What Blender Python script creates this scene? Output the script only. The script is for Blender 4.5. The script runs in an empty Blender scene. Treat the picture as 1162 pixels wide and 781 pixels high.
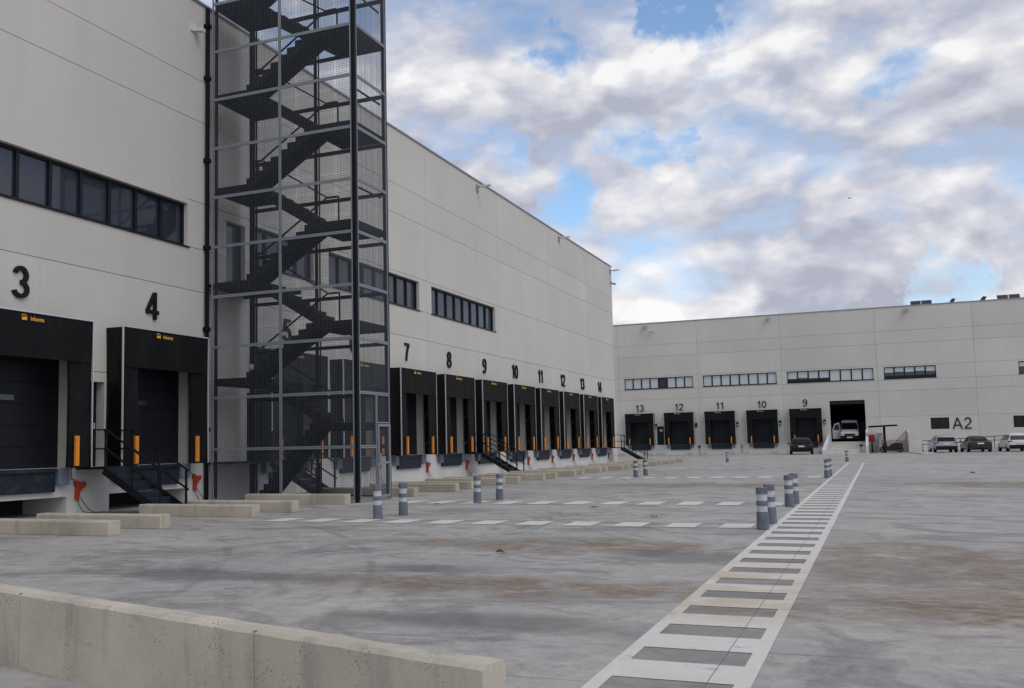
import bpy, bmesh, math, random
from mathutils import Vector, Matrix
random.seed(7)
S = bpy.context.scene
C = S.collection
R = math.radians

# ------------------------------------------------------------------ tagging
def tag(o, label=None, cat=None, group=None, kind=None):
    if label: o['label'] = label
    if cat: o['category'] = cat
    if group: o['group'] = group
    if kind: o['kind'] = kind
    return o

def empty(name, loc=(0, 0, 0), rz=0, label=None, cat=None, group=None):
    o = bpy.data.objects.new(name, None)
    o.empty_display_size = 0.3
    C.objects.link(o)
    o.location = loc
    o.rotation_euler = (0, 0, rz)
    return tag(o, label, cat, group)

def rebase(o, loc):
    """children were modelled in world coordinates: put the Empty at the thing's base without moving them"""
    o.location = loc
    for ch in o.children:
        ch.matrix_parent_inverse = Matrix.Translation(-Vector(loc))

def copy_tree(o, parent=None):
    c = o.copy()
    C.objects.link(c)
    c.parent = parent
    for ch in o.children:
        copy_tree(ch, c)
    return c

# ------------------------------------------------------------------ materials
def mat(name, col, rough=0.6, metal=0.0, spec=0.5, emit=None, estr=0.0, coat=0.0):
    m = bpy.data.materials.new(name)
    m.use_nodes = True
    b = m.node_tree.nodes['Principled BSDF']
    b.inputs['Base Color'].default_value = (*col, 1)
    b.inputs['Roughness'].default_value = rough
    b.inputs['Metallic'].default_value = metal
    b.inputs['Specular IOR Level'].default_value = spec
    b.inputs['Coat Weight'].default_value = coat
    if emit:
        b.inputs['Emission Color'].default_value = (*emit, 1)
        b.inputs['Emission Strength'].default_value = estr
    return m

class NT:
    """tiny node helper"""
    def __init__(s, m):
        s.t = m.node_tree
        s.n = s.t.nodes
        s.b = s.n.get('Principled BSDF')
        g = s.n.new('ShaderNodeNewGeometry')
        s.pos = g.outputs['Position']
        s.nrm = g.outputs['Normal']
    def link(s, a, b): s.t.links.new(a, b)
    def mp(s, scale=(1, 1, 1), loc=(0, 0, 0), src=None, rot=(0, 0, 0)):
        n = s.n.new('ShaderNodeMapping')
        n.inputs['Scale'].default_value = scale
        n.inputs['Location'].default_value = loc
        n.inputs['Rotation'].default_value = rot
        s.link(src or s.pos, n.inputs['Vector'])
        return n.outputs[0]
    def noise(s, v, scale=1, detail=4, rough=.55, dist=0.0):
        n = s.n.new('ShaderNodeTexNoise')
        n.inputs['Scale'].default_value = scale
        n.inputs['Detail'].default_value = detail
        n.inputs['Roughness'].default_value = rough
        n.inputs['Distortion'].default_value = dist
        s.link(v, n.inputs['Vector'])
        return n.outputs['Fac']
    def vor(s, v, scale=1, feature='F1'):
        n = s.n.new('ShaderNodeTexVoronoi')
        n.feature = feature
        n.inputs['Scale'].default_value = scale
        s.link(v, n.inputs['Vector'])
        return n.outputs['Distance']
    def ramp(s, f, stops):
        n = s.n.new('ShaderNodeValToRGB')
        e = n.color_ramp.elements
        while len(e) < len(stops): e.new(0.5)
        for i, (p, c) in enumerate(stops):
            e[i].position = p
            e[i].color = (c, c, c, 1) if not isinstance(c, tuple) else (*c, 1)
        s.link(f, n.inputs[0])
        return n.outputs[0]
    def mix(s, f, a, b, mode='MIX'):
        n = s.n.new('ShaderNodeMix')
        n.data_type = 'RGBA'
        n.blend_type = mode
        for sock, v in ((n.inputs[0], f), (n.inputs[6], a), (n.inputs[7], b)):
            if isinstance(v, (int, float)): sock.default_value = v
            elif isinstance(v, tuple): sock.default_value = (*v, 1)
            else: s.link(v, sock)
        return n.outputs[2]
    def math(s, op, a, b=0.0, clamp=False):
        n = s.n.new('ShaderNodeMath')
        n.operation = op
        n.use_clamp = clamp
        for i, v in enumerate((a, b)):
            if isinstance(v, (int, float)): n.inputs[i].default_value = v
            else: s.link(v, n.inputs[i])
        return n.outputs[0]
    def xyz(s, v=None):
        n = s.n.new('ShaderNodeSeparateXYZ')
        s.link(v or s.pos, n.inputs[0])
        return n.outputs
    def maprange(s, v, a, b, c=0.0, d=1.0):
        n = s.n.new('ShaderNodeMapRange')
        n.interpolation_type = 'SMOOTHSTEP'
        for i, x in enumerate((a, b, c, d)): n.inputs[i + 1].default_value = x
        s.link(v, n.inputs[0])
        return n.outputs[0]
    def bump(s, h, strength=.3, dist=.02):
        n = s.n.new('ShaderNodeBump')
        n.inputs['Strength'].default_value = strength
        n.inputs['Distance'].default_value = dist
        s.link(h, n.inputs['Height'])
        s.link(n.outputs[0], s.b.inputs['Normal'])
    def base(s, c): s.link(c, s.b.inputs['Base Color'])
    def rough(s, c): s.link(c, s.b.inputs['Roughness'])

def wall_mat(name, col, var=.07):
    m = mat(name, col, .85, spec=.25)
    t = NT(m)
    a = t.noise(t.mp((.22, .22, .22)), 1, 4)
    b = t.noise(t.mp((1.6, 1.6, .12)), 1, 5, .6)
    c = t.noise(t.mp((14, 14, 14)), 1, 3)
    lo = tuple(x * (1 - var) for x in col)
    hi = tuple(min(1, x * (1 + var * .7)) for x in col)
    k = t.mix(t.ramp(a, [(.3, 0.0), (.7, 1.0)]), lo, hi)
    k = t.mix(t.math('MULTIPLY', t.ramp(b, [(.52, 0.0), (.8, 1.0)]), .35), k, tuple(x * .84 for x in col))
    k = t.mix(.12, k, t.ramp(c, [(.3, .6), (.7, 1.0)]), 'MULTIPLY')
    at = t.n.new('ShaderNodeAttribute'); at.attribute_name = 'panel_tone'
    tn = t.math('ADD', t.math('MULTIPLY', at.outputs['Fac'], .028), .972)
    cb = t.n.new('ShaderNodeCombineXYZ')
    for i_ in range(3): t.link(tn, cb.inputs[i_])
    k = t.mix(1.0, k, cb.outputs[0], 'MULTIPLY')
    st_ = t.noise(t.mp((5, 5, .10), (2, 2, 0)), 1, 5, .6)
    k = t.mix(t.math('MULTIPLY', t.ramp(st_, [(.58, 0.0), (.74, 1.0)]), .22), k, tuple(x * .72 for x in col))
    t.base(k)
    t.bump(c, .12, .01)
    return m

M = {}
M['wall'] = wall_mat('precast_wall', (.625, .605, .56), .06)
M['plinth'] = wall_mat('plinth_wall', (.67, .66, .64), .08)
M['joint'] = mat('joint_dark', (.22, .215, .20), .9)
M['coping'] = mat('coping_metal', (.30, .31, .32), .45, .6)
M['roof'] = mat('roof_membrane', (.35, .35, .35), .8)
M['black'] = mat('black_fabric', (.0075, .0075, .009), .7, spec=.16)
M['side'] = mat('black_side_fabric', (.004, .004, .0045), .45, spec=.2)
M['door'] = mat('dock_door_panel', (.010, .012, .017), .5, spec=.2)
M['lev'] = mat('leveller_steel', (.014, .020, .033), .5, spec=.25)
M['alu'] = mat('aluminium_trim', (.60, .62, .65), .4, .3)
M['galv'] = mat('galvanised_steel', (.24, .265, .295), .5, .2)
M['wire'] = mat('galvanised_wire', (.12, .135, .16), .5, .3)
M['steel'] = mat('dark_painted_steel', (.006, .0065, .009), .6, spec=.18)
M['rail'] = mat('black_rail_paint', (.007, .008, .011), .5, spec=.3)
M['bump'] = mat('bumper_grey', (.16, .19, .24), .6)
M['orange'] = mat('orange_post', (.80, .27, .03), .5, spec=.3)
M['rack'] = mat('rack_grey', (.12, .12, .12), .7)
M['redor'] = mat('orange_red_plastic', (.42, .05, .018), .6, spec=.3)
M['cable'] = mat('black_cable', (.015, .015, .015), .6)
M['num'] = mat('number_black', (.010, .010, .011), .6, spec=.2)
M['logo'] = mat('logo_yellow', (.80, .42, .04), .5)
M['logow'] = mat('logo_pale', (.55, .52, .46), .5)
M['frame'] = mat('window_frame', (.007, .009, .014), .5, spec=.3)
M['glass'] = mat('window_glass', (.035, .040, .055), .05, spec=.6)
M['dglass'] = mat('dark_glass', (.006, .007, .009), .12, spec=.3)
M['blind'] = mat('white_blind', (.55, .60, .60), .25)
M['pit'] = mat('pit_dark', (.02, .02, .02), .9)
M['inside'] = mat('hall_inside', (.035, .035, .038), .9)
M['white'] = mat('white_car_paint', (.62, .63, .63), .35, coat=.4)
M['silver'] = mat('silver_car_paint', (.36, .37, .39), .35, .3, coat=.4)
M['darkcar'] = mat('dark_car_paint', (.022, .022, .028), .35, .2, spec=.3, coat=.3)
M['blackcar'] = mat('black_car_paint', (.006, .006, .008), .3, spec=.3, coat=.25)
M['trim'] = mat('car_plastic', (.008, .008, .009), .7, spec=.2)
M['tyre'] = mat('tyre_rubber', (.010, .010, .010), .9, spec=.15)
M['rim'] = mat('wheel_rim', (.35, .36, .38), .35, .8)
M['tail'] = mat('tail_light', (.16, .010, .012), .25)
M['head'] = mat('head_light', (.55, .57, .6), .12, .3)
M['plate'] = mat('number_plate', (.70, .70, .66), .5)
M['red'] = mat('red_box', (.38, .015, .02), .45)
M['green'] = mat('green_lamp', (.02, .35, .15), .4, emit=(.05, .8, .35), estr=.25)
M['pv'] = mat('solar_cell', (.030, .030, .048), .3, spec=.4)
M['lampw'] = mat('lamp_housing_white', (.66, .66, .64), .5)
M['lampg'] = mat('lamp_housing_grey', (.26, .26, .25), .6)
M['leaf'] = mat('dry_leaf', (.19, .08, .035), .9, spec=.1)
M['scrap'] = mat('red_scrap', (.40, .05, .04), .7)
M['debris'] = mat('dark_debris', (.05, .04, .04), .9)
M['bird'] = mat('bird_dark', (.02, .02, .02), .8)
M['wood'] = mat('brown_step', (.42, .37, .33), .8)

for nm_ in ('black', 'side'):
    t = NT(M[nm_])
    cz = t.noise(t.mp((2.2, 2.2, 1.1)), 1, 4, .5, 1.6)
    t.bump(cz, .55, .10)
    dust = t.noise(t.mp((1.4, 1.4, .5), (3, 3, 3)), 1, 6, .65)
    c0 = tuple(M[nm_].node_tree.nodes['Principled BSDF'].inputs['Base Color'].default_value)[:3]
    t.base(t.mix(t.math('MULTIPLY', t.ramp(dust, [(.48, 0.0), (.72, 1.0)]), .5), c0, (.022, .021, .020)))
for nm_, hi_ in (('orange', (.55, .22, .06)), ('lev', (.05, .052, .056)), ('door', (.016, .018, .022))):
    t = NT(M[nm_])
    n_ = t.noise(t.mp((4, 4, 6), (1, 5, 2)), 1, 7, .7, .5)
    c0 = tuple(M[nm_].node_tree.nodes['Principled BSDF'].inputs['Base Color'].default_value)[:3]
    t.base(t.mix(t.math('MULTIPLY', t.ramp(n_, [(.50, 0.0), (.68, 1.0)]), .7), c0, hi_))
# bollard plastic
M['bgrey'] = mat('bollard_grey', (.125, .145, .185), .5)
t = NT(M['bgrey'])
t.base(t.mix(t.ramp(t.noise(t.mp((9, 9, 5)), 1, 5), [(.35, 0.0), (.7, 1.0)]), (.10, .115, .15), (.165, .185, .23)))
M['bwhite'] = mat('bollard_band', (.52, .53, .56), .4)
t = NT(M['bwhite'])
t.base(t.mix(t.ramp(t.noise(t.mp((14, 14, 22)), 1, 5), [(.4, 0.0), (.7, 1.0)]), (.56, .57, .59), (.40, .41, .43)))

# weathered concrete (low wall, beams)
def concrete(name, col, pits=True, pit_s=34):
    m = mat(name, col, .9, spec=.2)
    t = NT(m)
    a = t.noise(t.mp((1.3, 1.3, 1.3)), 1, 6, .6, .3)
    b = t.noise(t.mp((3.4, 3.4, .6)), 1, 5, .65)
    g = t.noise(t.mp((60, 60, 60)), 1, 3)
    k = t.mix(t.ramp(a, [(.32, 0.0), (.68, 1.0)]), tuple(x * .80 for x in col), tuple(x * 1.12 for x in col))
    k = t.mix(t.math('MULTIPLY', t.ramp(b, [(.54, 0.0), (.66, 1.0)]), .38), k, (.24, .24, .23))
    k = t.mix(.22, k, t.ramp(g, [(.3, .5), (.7, 1.0)]), 'MULTIPLY')
    h = g
    if pits:
        v = t.vor(t.mp((1, 1, 1)), pit_s)
        msk = t.noise(t.mp((5, 5, 5), (3, 1, 0)), 1, 2)
        thr = t.maprange(msk, .38, .72, .02, .25)
        pit = t.math('LESS_THAN', v, thr)
        k = t.mix(t.math('MULTIPLY', pit, .72), k, (.07, .065, .06))
        h = t.math('SUBTRACT', t.math('MULTIPLY', g, .3), pit)
    t.base(k)
    t.bump(h, .5, .006)
    return m
M['conc'] = concrete('low_wall_concrete', (.56, .515, .43), True, 48)
M['beam'] = concrete('beam_concrete', (.50, .455, .37), False)
M['skirt'] = mat('skirt_sheet', (.06, .062, .066), .6)
M['stain'] = mat('damp_joint', (.24, .23, .205), .9)
M['ramp'] = concrete('ramp_concrete', (.50, .49, .46), False)

# yard slab: power-floated concrete, stained, wheel marks
m = mat('yard_concrete', (.3, .3, .3), .75, spec=.35)
t = NT(m)
big = t.noise(t.mp((.15, .15, 1)), 1, 5, .6, .6)
mid = t.noise(t.mp((.42, .50, 1)), 1, 9, .64, 1.4)
smu = t.noise(t.mp((.50, .62, 1), (7.7, 3.3, 0), rot=(0, 0, .5)), 1, 9, .66, 1.8)
fine = t.noise(t.mp((3.2, 4.0, 1)), 1, 8, .72, .8)
grain = t.noise(t.mp((45, 45, 45)), 1, 4, .7)
flk = t.noise(t.mp((9, 13, 1), (4, 4, 0)), 1, 9, .78, .6)
k = t.mix(t.ramp(big, [(.38, 0.0), (.60, 1.0)]), (.375, .368, .362), (.455, .438, .405))
k = t.mix(t.math('MULTIPLY', t.ramp(mid, [(.50, 0.0), (.66, 1.0)]), .65), k, (.52, .50, .465))
k = t.mix(t.math('MULTIPLY', t.ramp(smu, [(.50, 0.0), (.55, .55), (.66, 1.0)]), .62), k, (.175, .17, .168))
k = t.mix(t.math('MULTIPLY', t.ramp(mid, [(.28, 1.0), (.44, 0.0)]), .45), k, (.215, .21, .21))
k = t.mix(.42, k, t.ramp(fine, [(.32, .45), (.62, 1.15)]), 'MULTIPLY')
k = t.mix(.30, k, t.ramp(flk, [(.32, .50), (.60, 1.12)]), 'MULTIPLY')
k = t.mix(.40, k, t.ramp(grain, [(.3, .5), (.7, 1.15)]), 'MULTIPLY')
x, y, z = t.xyz()
# dried mud brought in by lorries: irregular blotches either side of the walkway
def blob(cx_, cy_, rx, ry, wob_):
    dx_ = t.math('DIVIDE', t.math('SUBTRACT', x, cx_), rx)
    dy_ = t.math('DIVIDE', t.math('SUBTRACT', y, cy_), ry)
    d2 = t.math('SQRT', t.math('ADD', t.math('MULTIPLY', dx_, dx_), t.math('MULTIPLY', dy_, dy_)))
    return t.maprange(t.math('ADD', d2, wob_), 1.15, .35)
wob = t.math('MULTIPLY', t.math('SUBTRACT', t.noise(t.mp((.55, .55, 1), (9, 4, 0)), 1, 7, .62, .8), .5), 2.2)
mud = None
for q in ((2.8, 12.2, 5.0, 3.8), (1.6, 9.4, 4.0, 1.6), (5.2, 10.2, 2.6, 1.6), (-3.6, 9.7, 3.2, .9), (-4.4, 13.6, 3.0, 1.1), (.0, 13.8, 1.4, .8), (-5.5, 33, 6, 2.2), (4.5, 33, 5, 2.6), (6.5, 19, 3.0, 2.0)):
    h = blob(*q, wob); mud = h if mud is None else t.math('MAXIMUM', mud, h)
mudn = t.ramp(t.noise(t.mp((1.1, 1.5, 1), (2, 7, 0)), 1, 10, .74, 1.2), [(.33, .12), (.45, .60), (.57, 1.0)])
mudn = t.math('MULTIPLY', mudn, t.ramp(t.noise(t.mp((6, 9, 1), (5, 1, 0)), 1, 8, .75), [(.34, .35), (.56, 1.0)]))
k = t.mix(t.math('MULTIPLY', t.math('MULTIPLY', mud, mudn), .95), k, (.175, .122, .072))
# dark damp-looking oily blotches
oil = None
for q in ((-5.1, 10.6, 1.0, .55), (-3.0, 7.6, 1.6, .5), (5.6, 15.5, 1.4, .8), (-7.5, 9.5, 2.2, .5), (2.6, 6.4, 1.8, .35), (-2.2, 12.5, 1.2, .8)):
    h = blob(*q, wob); oil = h if oil is None else t.math('MAXIMUM', oil, h)
k = t.mix(t.math('MULTIPLY', oil, .6), k, (.10, .098, .10))
# curved tyre tracks left by turning lorries (pairs of faint dark arcs)
brk = t.ramp(t.noise(t.mp((.7, .7, 1), (1, 9, 0)), 1, 5, .6), [(.40, .0), (.58, 1.0)])
trk = None
for cx_, cy_, r_, w_ in ((-16, 30, 22.0, .07), (-16, 30, 22.28, .05), (12, 26, 18.9, .06), (12, 26, 19.25, .07), (3, -14, 23.5, .06), (3, -14, 23.8, .04), (-3, -30, 39.6, .05), (-22, 2, 16.5, .09), (-22, 2, 18.4, .09), (-9, 41, 22.5, .09), (14, 44, 24.0, .1), (1, -40, 47.1, .035), (-12, 16, 6.2, .07), (-12, 16, 6.5, .07), (20, 10, 17.0, .08), (20, 10, 17.3, .08)):
    dx_ = t.math('SUBTRACT', x, cx_); dy_ = t.math('SUBTRACT', y, cy_)
    d_ = t.math('SQRT', t.math('ADD', t.math('MULTIPLY', dx_, dx_), t.math('MULTIPLY', dy_, dy_)))
    h = t.maprange(t.math('ABSOLUTE', t.math('SUBTRACT', d_, r_)), w_, w_ * .25)
    trk = h if trk is None else t.math('MAXIMUM', trk, h)
k = t.mix(t.math('MULTIPLY', t.math('MULTIPLY', trk, brk), .42), k, (.13, .12, .11))
# walked and driven dirt on the bare slab inside the ladder walkway
wk = t.math('MULTIPLY', t.math('MULTIPLY', t.math('GREATER_THAN', x, -1.69), t.math('LESS_THAN', x, -.77)), t.math('LESS_THAN', y, 61.9))
k = t.mix(t.math('MULTIPLY', wk, .5), k, (.15, .145, .135))
# saw-cut slab joints
def jl(coord, off, pitch, w_):
    q = t.math('ABSOLUTE', t.math('SUBTRACT', t.math('FRACT', t.math('DIVIDE', t.math('SUBTRACT', coord, off), pitch)), .5))
    return t.math('GREATER_THAN', q, .5 - w_ / pitch / 2)
jn = t.math('MAXIMUM', jl(x, -1.02, 6.0, .012), jl(y, 12.1, 6.2, .014))
k = t.mix(t.math('MULTIPLY', jn, .45), k, (.09, .09, .09))
t.base(k)
t.rough(t.ramp(mid, [(.3, .60), (.7, .88)]))
t.bump(t.math('ADD', grain, t.math('MULTIPLY', fine, .6)), .25, .004)
M['yard'] = m

# worn road paint
def paint(name, wear, c=(.66, .65, .61)):
    m = mat(name, c, .7)
    t = NT(m)
    a = t.noise(t.mp((1.1, 2.2, 1)), 1, 8, .7, .3)
    f = t.noise(t.mp((30, 30, 30)), 1, 3)
    s1 = t.noise(t.mp((9, 9, 1)), 1, 8, .75, .5)
    s2 = t.math('ADD', t.math('MULTIPLY', a, .6), t.math('MULTIPLY', s1, .4))
    k = t.mix(t.ramp(s2, [(wear + .06, .9), (wear + .15, 0.0)]), c, (.33, .325, .31))
    k = t.mix(t.math('MULTIPLY', t.ramp(a, [(.42, 0.0), (.7, 1.0)]), .3), k, (.42, .41, .385))
    k = t.mix(.15, k, t.ramp(f, [(.3, .6), (.7, 1.0)]), 'MULTIPLY')
    x, y, z = t.xyz()
    mud = t.math('MULTIPLY', t.maprange(y, 7.6, 8.8), t.maprange(y, 14, 10.5))
    mn = t.ramp(t.noise(t.mp((1.2, 1.6, 1), (2, 7, 0)), 1, 7, .7), [(.36, 0.0), (.60, 1.0)])
    k = t.mix(t.math('MULTIPLY', t.math('MULTIPLY', mud, mn), .62), k, (.46, .34, .19))
    q = t.math('LESS_THAN', t.math('ABSOLUTE', t.math('SUBTRACT', x, -1.02)), .0035)
    k = t.mix(t.math('MULTIPLY', q, .8), k, (.06, .06, .06))
    t.base(k)
    return m
M['paint'] = paint('white_road_paint', .30)
M['worn'] = paint('worn_road_paint', .40, (.58, .575, .555))
M['thin'] = paint('thin_line_paint', .44, (.52, .52, .51))

# ------------------------------------------------------------------ mesh builder
class MB:
    def __init__(s): s.v = []; s.f = []; s.tone = None
    def quad(s, *p):
        i = len(s.v); s.v += [tuple(q) for q in p]; s.f.append(tuple(range(i, i + len(p)))); return s
    def box(s, x0, x1, y0, y1, z0, z1):
        i = len(s.v)
        s.v += [(x0, y0, z0), (x1, y0, z0), (x1, y1, z0), (x0, y1, z0), (x0, y0, z1), (x1, y0, z1), (x1, y1, z1), (x0, y1, z1)]
        s.f += [tuple(i + k for k in q) for q in ((0, 3, 2, 1), (4, 5, 6, 7), (0, 1, 5, 4), (1, 2, 6, 5), (2, 3, 7, 6), (3, 0, 4, 7))]
        return s
    def bar(s, a, b, w=.04, h=None, up=(0, 0, 1)):
        a, b = Vector(a), Vector(b); h = h or w
        d = (b - a).normalized(); u = Vector(up)
        if abs(d.dot(u)) > .97: u = Vector((0, 1, 0))
        r = d.cross(u).normalized(); u = r.cross(d)
        i = len(s.v)
        for p in (a, b):
            for su, sv in ((-1, -1), (1, -1), (1, 1), (-1, 1)):
                s.v.append(tuple(p + r * su * w / 2 + u * sv * h / 2))
        s.f += [tuple(i + k for k in q) for q in ((0, 3, 2, 1), (4, 5, 6, 7), (0, 1, 5, 4), (1, 2, 6, 5), (2, 3, 7, 6), (3, 0, 4, 7))]
        return s
    def tube(s, pts, r=.02, n=8, caps=True):
        pts = [Vector(p) for p in pts]
        rr = r if isinstance(r, (list, tuple)) else [r] * len(pts)
        rings = []
        for k, p in enumerate(pts):
            d = (pts[min(k + 1, len(pts) - 1)] - pts[max(k - 1, 0)]).normalized()
            u = Vector((0, 0, 1)) if abs(d.z) < .95 else Vector((1, 0, 0))
            a = d.cross(u).normalized(); b = a.cross(d)
            i = len(s.v)
            for j in range(n):
                t_ = 2 * math.pi * j / n
                s.v.append(tuple(p + (a * math.cos(t_) + b * math.sin(t_)) * rr[k]))
            rings.append(i)
        for i0, i1 in zip(rings, rings[1:]):
            for j in range(n):
                s.f.append((i0 + j, i0 + (j + 1) % n, i1 + (j + 1) % n, i1 + j))
        if caps:
            s.f.append(tuple(rings[0] + j for j in range(n))[::-1])
            s.f.append(tuple(rings[-1] + j for j in range(n)))
        return s
    def prism(s, prof, axis, a, b):
        """extrude a 2-D profile (list of 2-tuples) along an axis"""
        def P(p, t_):
            if axis == 'x': return (t_, p[0], p[1])
            if axis == 'y': return (p[0], t_, p[1])
            return (p[0], p[1], t_)
        n = len(prof); i = len(s.v)
        s.v += [P(p, a) for p in prof] + [P(p, b) for p in prof]
        s.f += [tuple(i + k for k in range(n))[::-1], tuple(i + n + k for k in range(n))]
        for k in range(n):
            s.f.append((i + k, i + (k + 1) % n, i + n + (k + 1) % n, i + n + k))
        return s
    def lathe(s, prof, n=24, cx=0, cy=0):
        i = len(s.v)
        for r, z in prof:
            for j in range(n):
                a = 2 * math.pi * j / n
                s.v.append((cx + r * math.cos(a), cy + r * math.sin(a), z))
        for k in range(len(prof) - 1):
            for j in range(n):
                s.f.append((i + k * n + j, i + k * n + (j + 1) % n, i + (k + 1) * n + (j + 1) % n, i + (k + 1) * n + j))
        s.f.append(tuple(i + j for j in range(n))[::-1])
        s.f.append(tuple(i + (len(prof) - 1) * n + j for j in range(n)))
        return s
    def build(s, name, m, parent=None, smooth=False, bevel=0.0, fix=True):
        me = bpy.data.meshes.new(name)
        me.from_pydata(s.v, [], s.f)
        if fix:
            bm = bmesh.new(); bm.from_mesh(me)
            bmesh.ops.recalc_face_normals(bm, faces=bm.faces)
            bm.to_mesh(me); bm.free()
        if s.tone:
            at = me.attributes.new('panel_tone', 'FLOAT', 'FACE')
            for k_, v_ in enumerate(s.tone): at.data[k_].value = v_
        me.materials.append(M[m] if isinstance(m, str) else m)
        if smooth:
            me.shade_smooth()
        me.update()
        o = bpy.data.objects.new(name, me)
        C.objects.link(o)
        o.parent = parent
        if bevel:
            b = o.modifiers.new('edge', 'BEVEL'); b.width = bevel; b.segments = 2; b.limit_method = 'ANGLE'
        return o

def text_mesh(body, size, depth, squash=1.0, bold=0.0):
    cu = bpy.data.curves.new('lettering', 'FONT')
    cu.body = body; cu.size = size; cu.extrude = depth; cu.offset = bold
    cu.align_x = 'CENTER'
    o = bpy.data.objects.new('lettering', cu)
    C.objects.link(o)
    bpy.context.view_layer.update()
    me = bpy.data.meshes.new_from_object(o)
    bpy.data.objects.remove(o); bpy.data.curves.remove(cu)
    xs = [v.co.x for v in me.vertices]; ys = [v.co.y for v in me.vertices]
    return me, (min(xs), max(xs), min(ys), max(ys))

# ------------------------------------------------------------------ facade: skin panels with real gaps over a recessed core
def facade(parent, to3, u0, u1, z0, z1, openings, ujoints, zjoints, skin, gap=.008, back=.035, name='wall_panel'):
    """to3(u, z, d) -> world point, d = depth behind the outer face. zjoints: list of (z, ua, ub)"""
    us = sorted({u0, u1, *[u for u in ujoints if u0 < u < u1], *[o[0] for o in openings], *[o[1] for o in openings],
                 *[v for z, a, b in zjoints for v in (a, b) if u0 < v < u1]})
    us = [u for u in us if u0 <= u <= u1]
    zs = sorted({z0, z1, *[z for z, a, b in zjoints if z0 < z < z1], *[min(max(o[2], z0), z1) for o in openings], *[min(max(o[3], z0), z1) for o in openings]})
    mb, core = MB(), MB()
    mb.tone = []
    rt = {}
    for a, b in zip(us, us[1:]):
        for c, d in zip(zs, zs[1:]):
            um, zm = (a + b) / 2, (c + d) / 2
            if any(o[0] < um < o[1] and o[2] < zm < o[3] for o in openings): continue
            if b - a < 1e-6 or d - c < 1e-6: continue
            g0 = gap if a in ujoints else 0; g1 = gap if b in ujoints else 0
            h0 = gap if any(abs(z - c) < 1e-6 and p <= um <= q for z, p, q in zjoints) else 0
            h1 = gap if any(abs(z - d) < 1e-6 and p <= um <= q for z, p, q in zjoints) else 0
            A, B, Cc, D = a + g0, b - g1, c + h0, d - h1
            mb.quad(to3(A, Cc, 0), to3(B, Cc, 0), to3(B, D, 0), to3(A, D, 0))
            key = (sum(1 for j_ in ujoints if j_ < um), sum(1 for z, p, q in zjoints if z < zm and p <= um <= q))
            if key not in rt: rt[key] = random.uniform(-1, 1)
            for on, p, q in ((g0, (A, Cc), (A, D)), (g1, (B, Cc), (B, D)), (h0, (A, Cc), (B, Cc)), (h1, (A, D), (B, D))):
                if on: mb.quad(to3(*p, 0), to3(*q, 0), to3(*q, back), to3(*p, back))
            mb.tone += [rt[key]] * (len(mb.f) - len(mb.tone))
            core.quad(to3(a, c, back), to3(b, c, back), to3(b, d, back), to3(a, d, back))
    w = mb.build(name, skin, parent)
    core.build('joint_backing', 'joint', parent)
    return w

def reveal(parent, to3, o, depth, m='wall', name='opening_reveal', floor=True):
    a, b, c, d = o
    mb = MB()
    e = .001
    mb.quad(to3(a, c, -e), to3(a, d, -e), to3(a, d, depth), to3(a, c, depth))
    mb.quad(to3(b, c, -e), to3(b, d, -e), to3(b, d, depth), to3(b, c, depth))
    mb.quad(to3(a, d, -e), to3(b, d, -e), to3(b, d, depth), to3(a, d, depth))
    if floor: mb.quad(to3(a, c, -e), to3(b, c, -e), to3(b, c, depth), to3(a, c, depth))
    return mb.build(name, m, parent, fix=False)

def boxto(mb, to3, u0, u1, z0, z1, d0, d1):
    p = [to3(u, z, d) for d in (d0, d1) for z in (z0, z1) for u in (u0, u1)]
    i = len(mb.v); mb.v += p
    mb.f += [tuple(i + k for k in q) for q in ((0, 1, 3, 2), (4, 6, 7, 5), (0, 4, 5, 1), (2, 3, 7, 6), (0, 2, 6, 4), (1, 5, 7, 3))]

def ribbon_window(parent, to3, u0, u1, z0, z1, n, blinds=None, awning=()):
    """blinds: list of per-pane blind fraction (0 none .. 1 full)"""
    rec = .20
    reveal(parent, to3, (u0, u1, z0, z1), rec, 'wall')
    fr = MB()
    f = .07
    boxto(fr, to3, u0, u1, z1 - f, z1, rec - .07, rec + .02)
    boxto(fr, to3, u0, u1, z0, z0 + f, rec - .07, rec + .02)
    boxto(fr, to3, u0, u0 + f, z0 + f, z1 - f, rec - .07, rec + .02)
    boxto(fr, to3, u1 - f, u1, z0 + f, z1 - f, rec - .07, rec + .02)
    pw = (u1 - u0) / n
    gl = MB(); bls = []
    for k in range(n):
        if k: boxto(fr, to3, u0 + k * pw - .05, u0 + k * pw + .05, z0 + f, z1 - f, rec - .065, rec + .02)
        a, b = u0 + k * pw + .05, u0 + (k + 1) * pw - .05
        if k in awning:
            boxto(fr, to3, a, b, z0 + f, z0 + .3, rec - .085, rec + .015)
        gl.quad(to3(a, z0 + f, rec), to3(b, z0 + f, rec), to3(b, z1 - f, rec), to3(a, z1 - f, rec))
        if blinds and blinds[k] > 0:
            zb = z1 - f - (z1 - z0 - 2 * f) * blinds[k]
            bls.append(MB().quad(to3(a + .02, zb, rec - .006), to3(b - .02, zb, rec - .006), to3(b - .02, z1 - f, rec - .006), to3(a + .02, z1 - f, rec - .006)))
    w = fr.build('window', 'frame', parent)
    gl.build('pane', 'glass', w)
    for q_ in bls: q_.build('blind', 'blind', w)
    sl = MB(); boxto(sl, to3, u0 - .06, u1 + .06, z0 - .045, z0 - .002, -.04, rec)
    sl.build('sill', 'frame', w)
    return w

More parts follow.
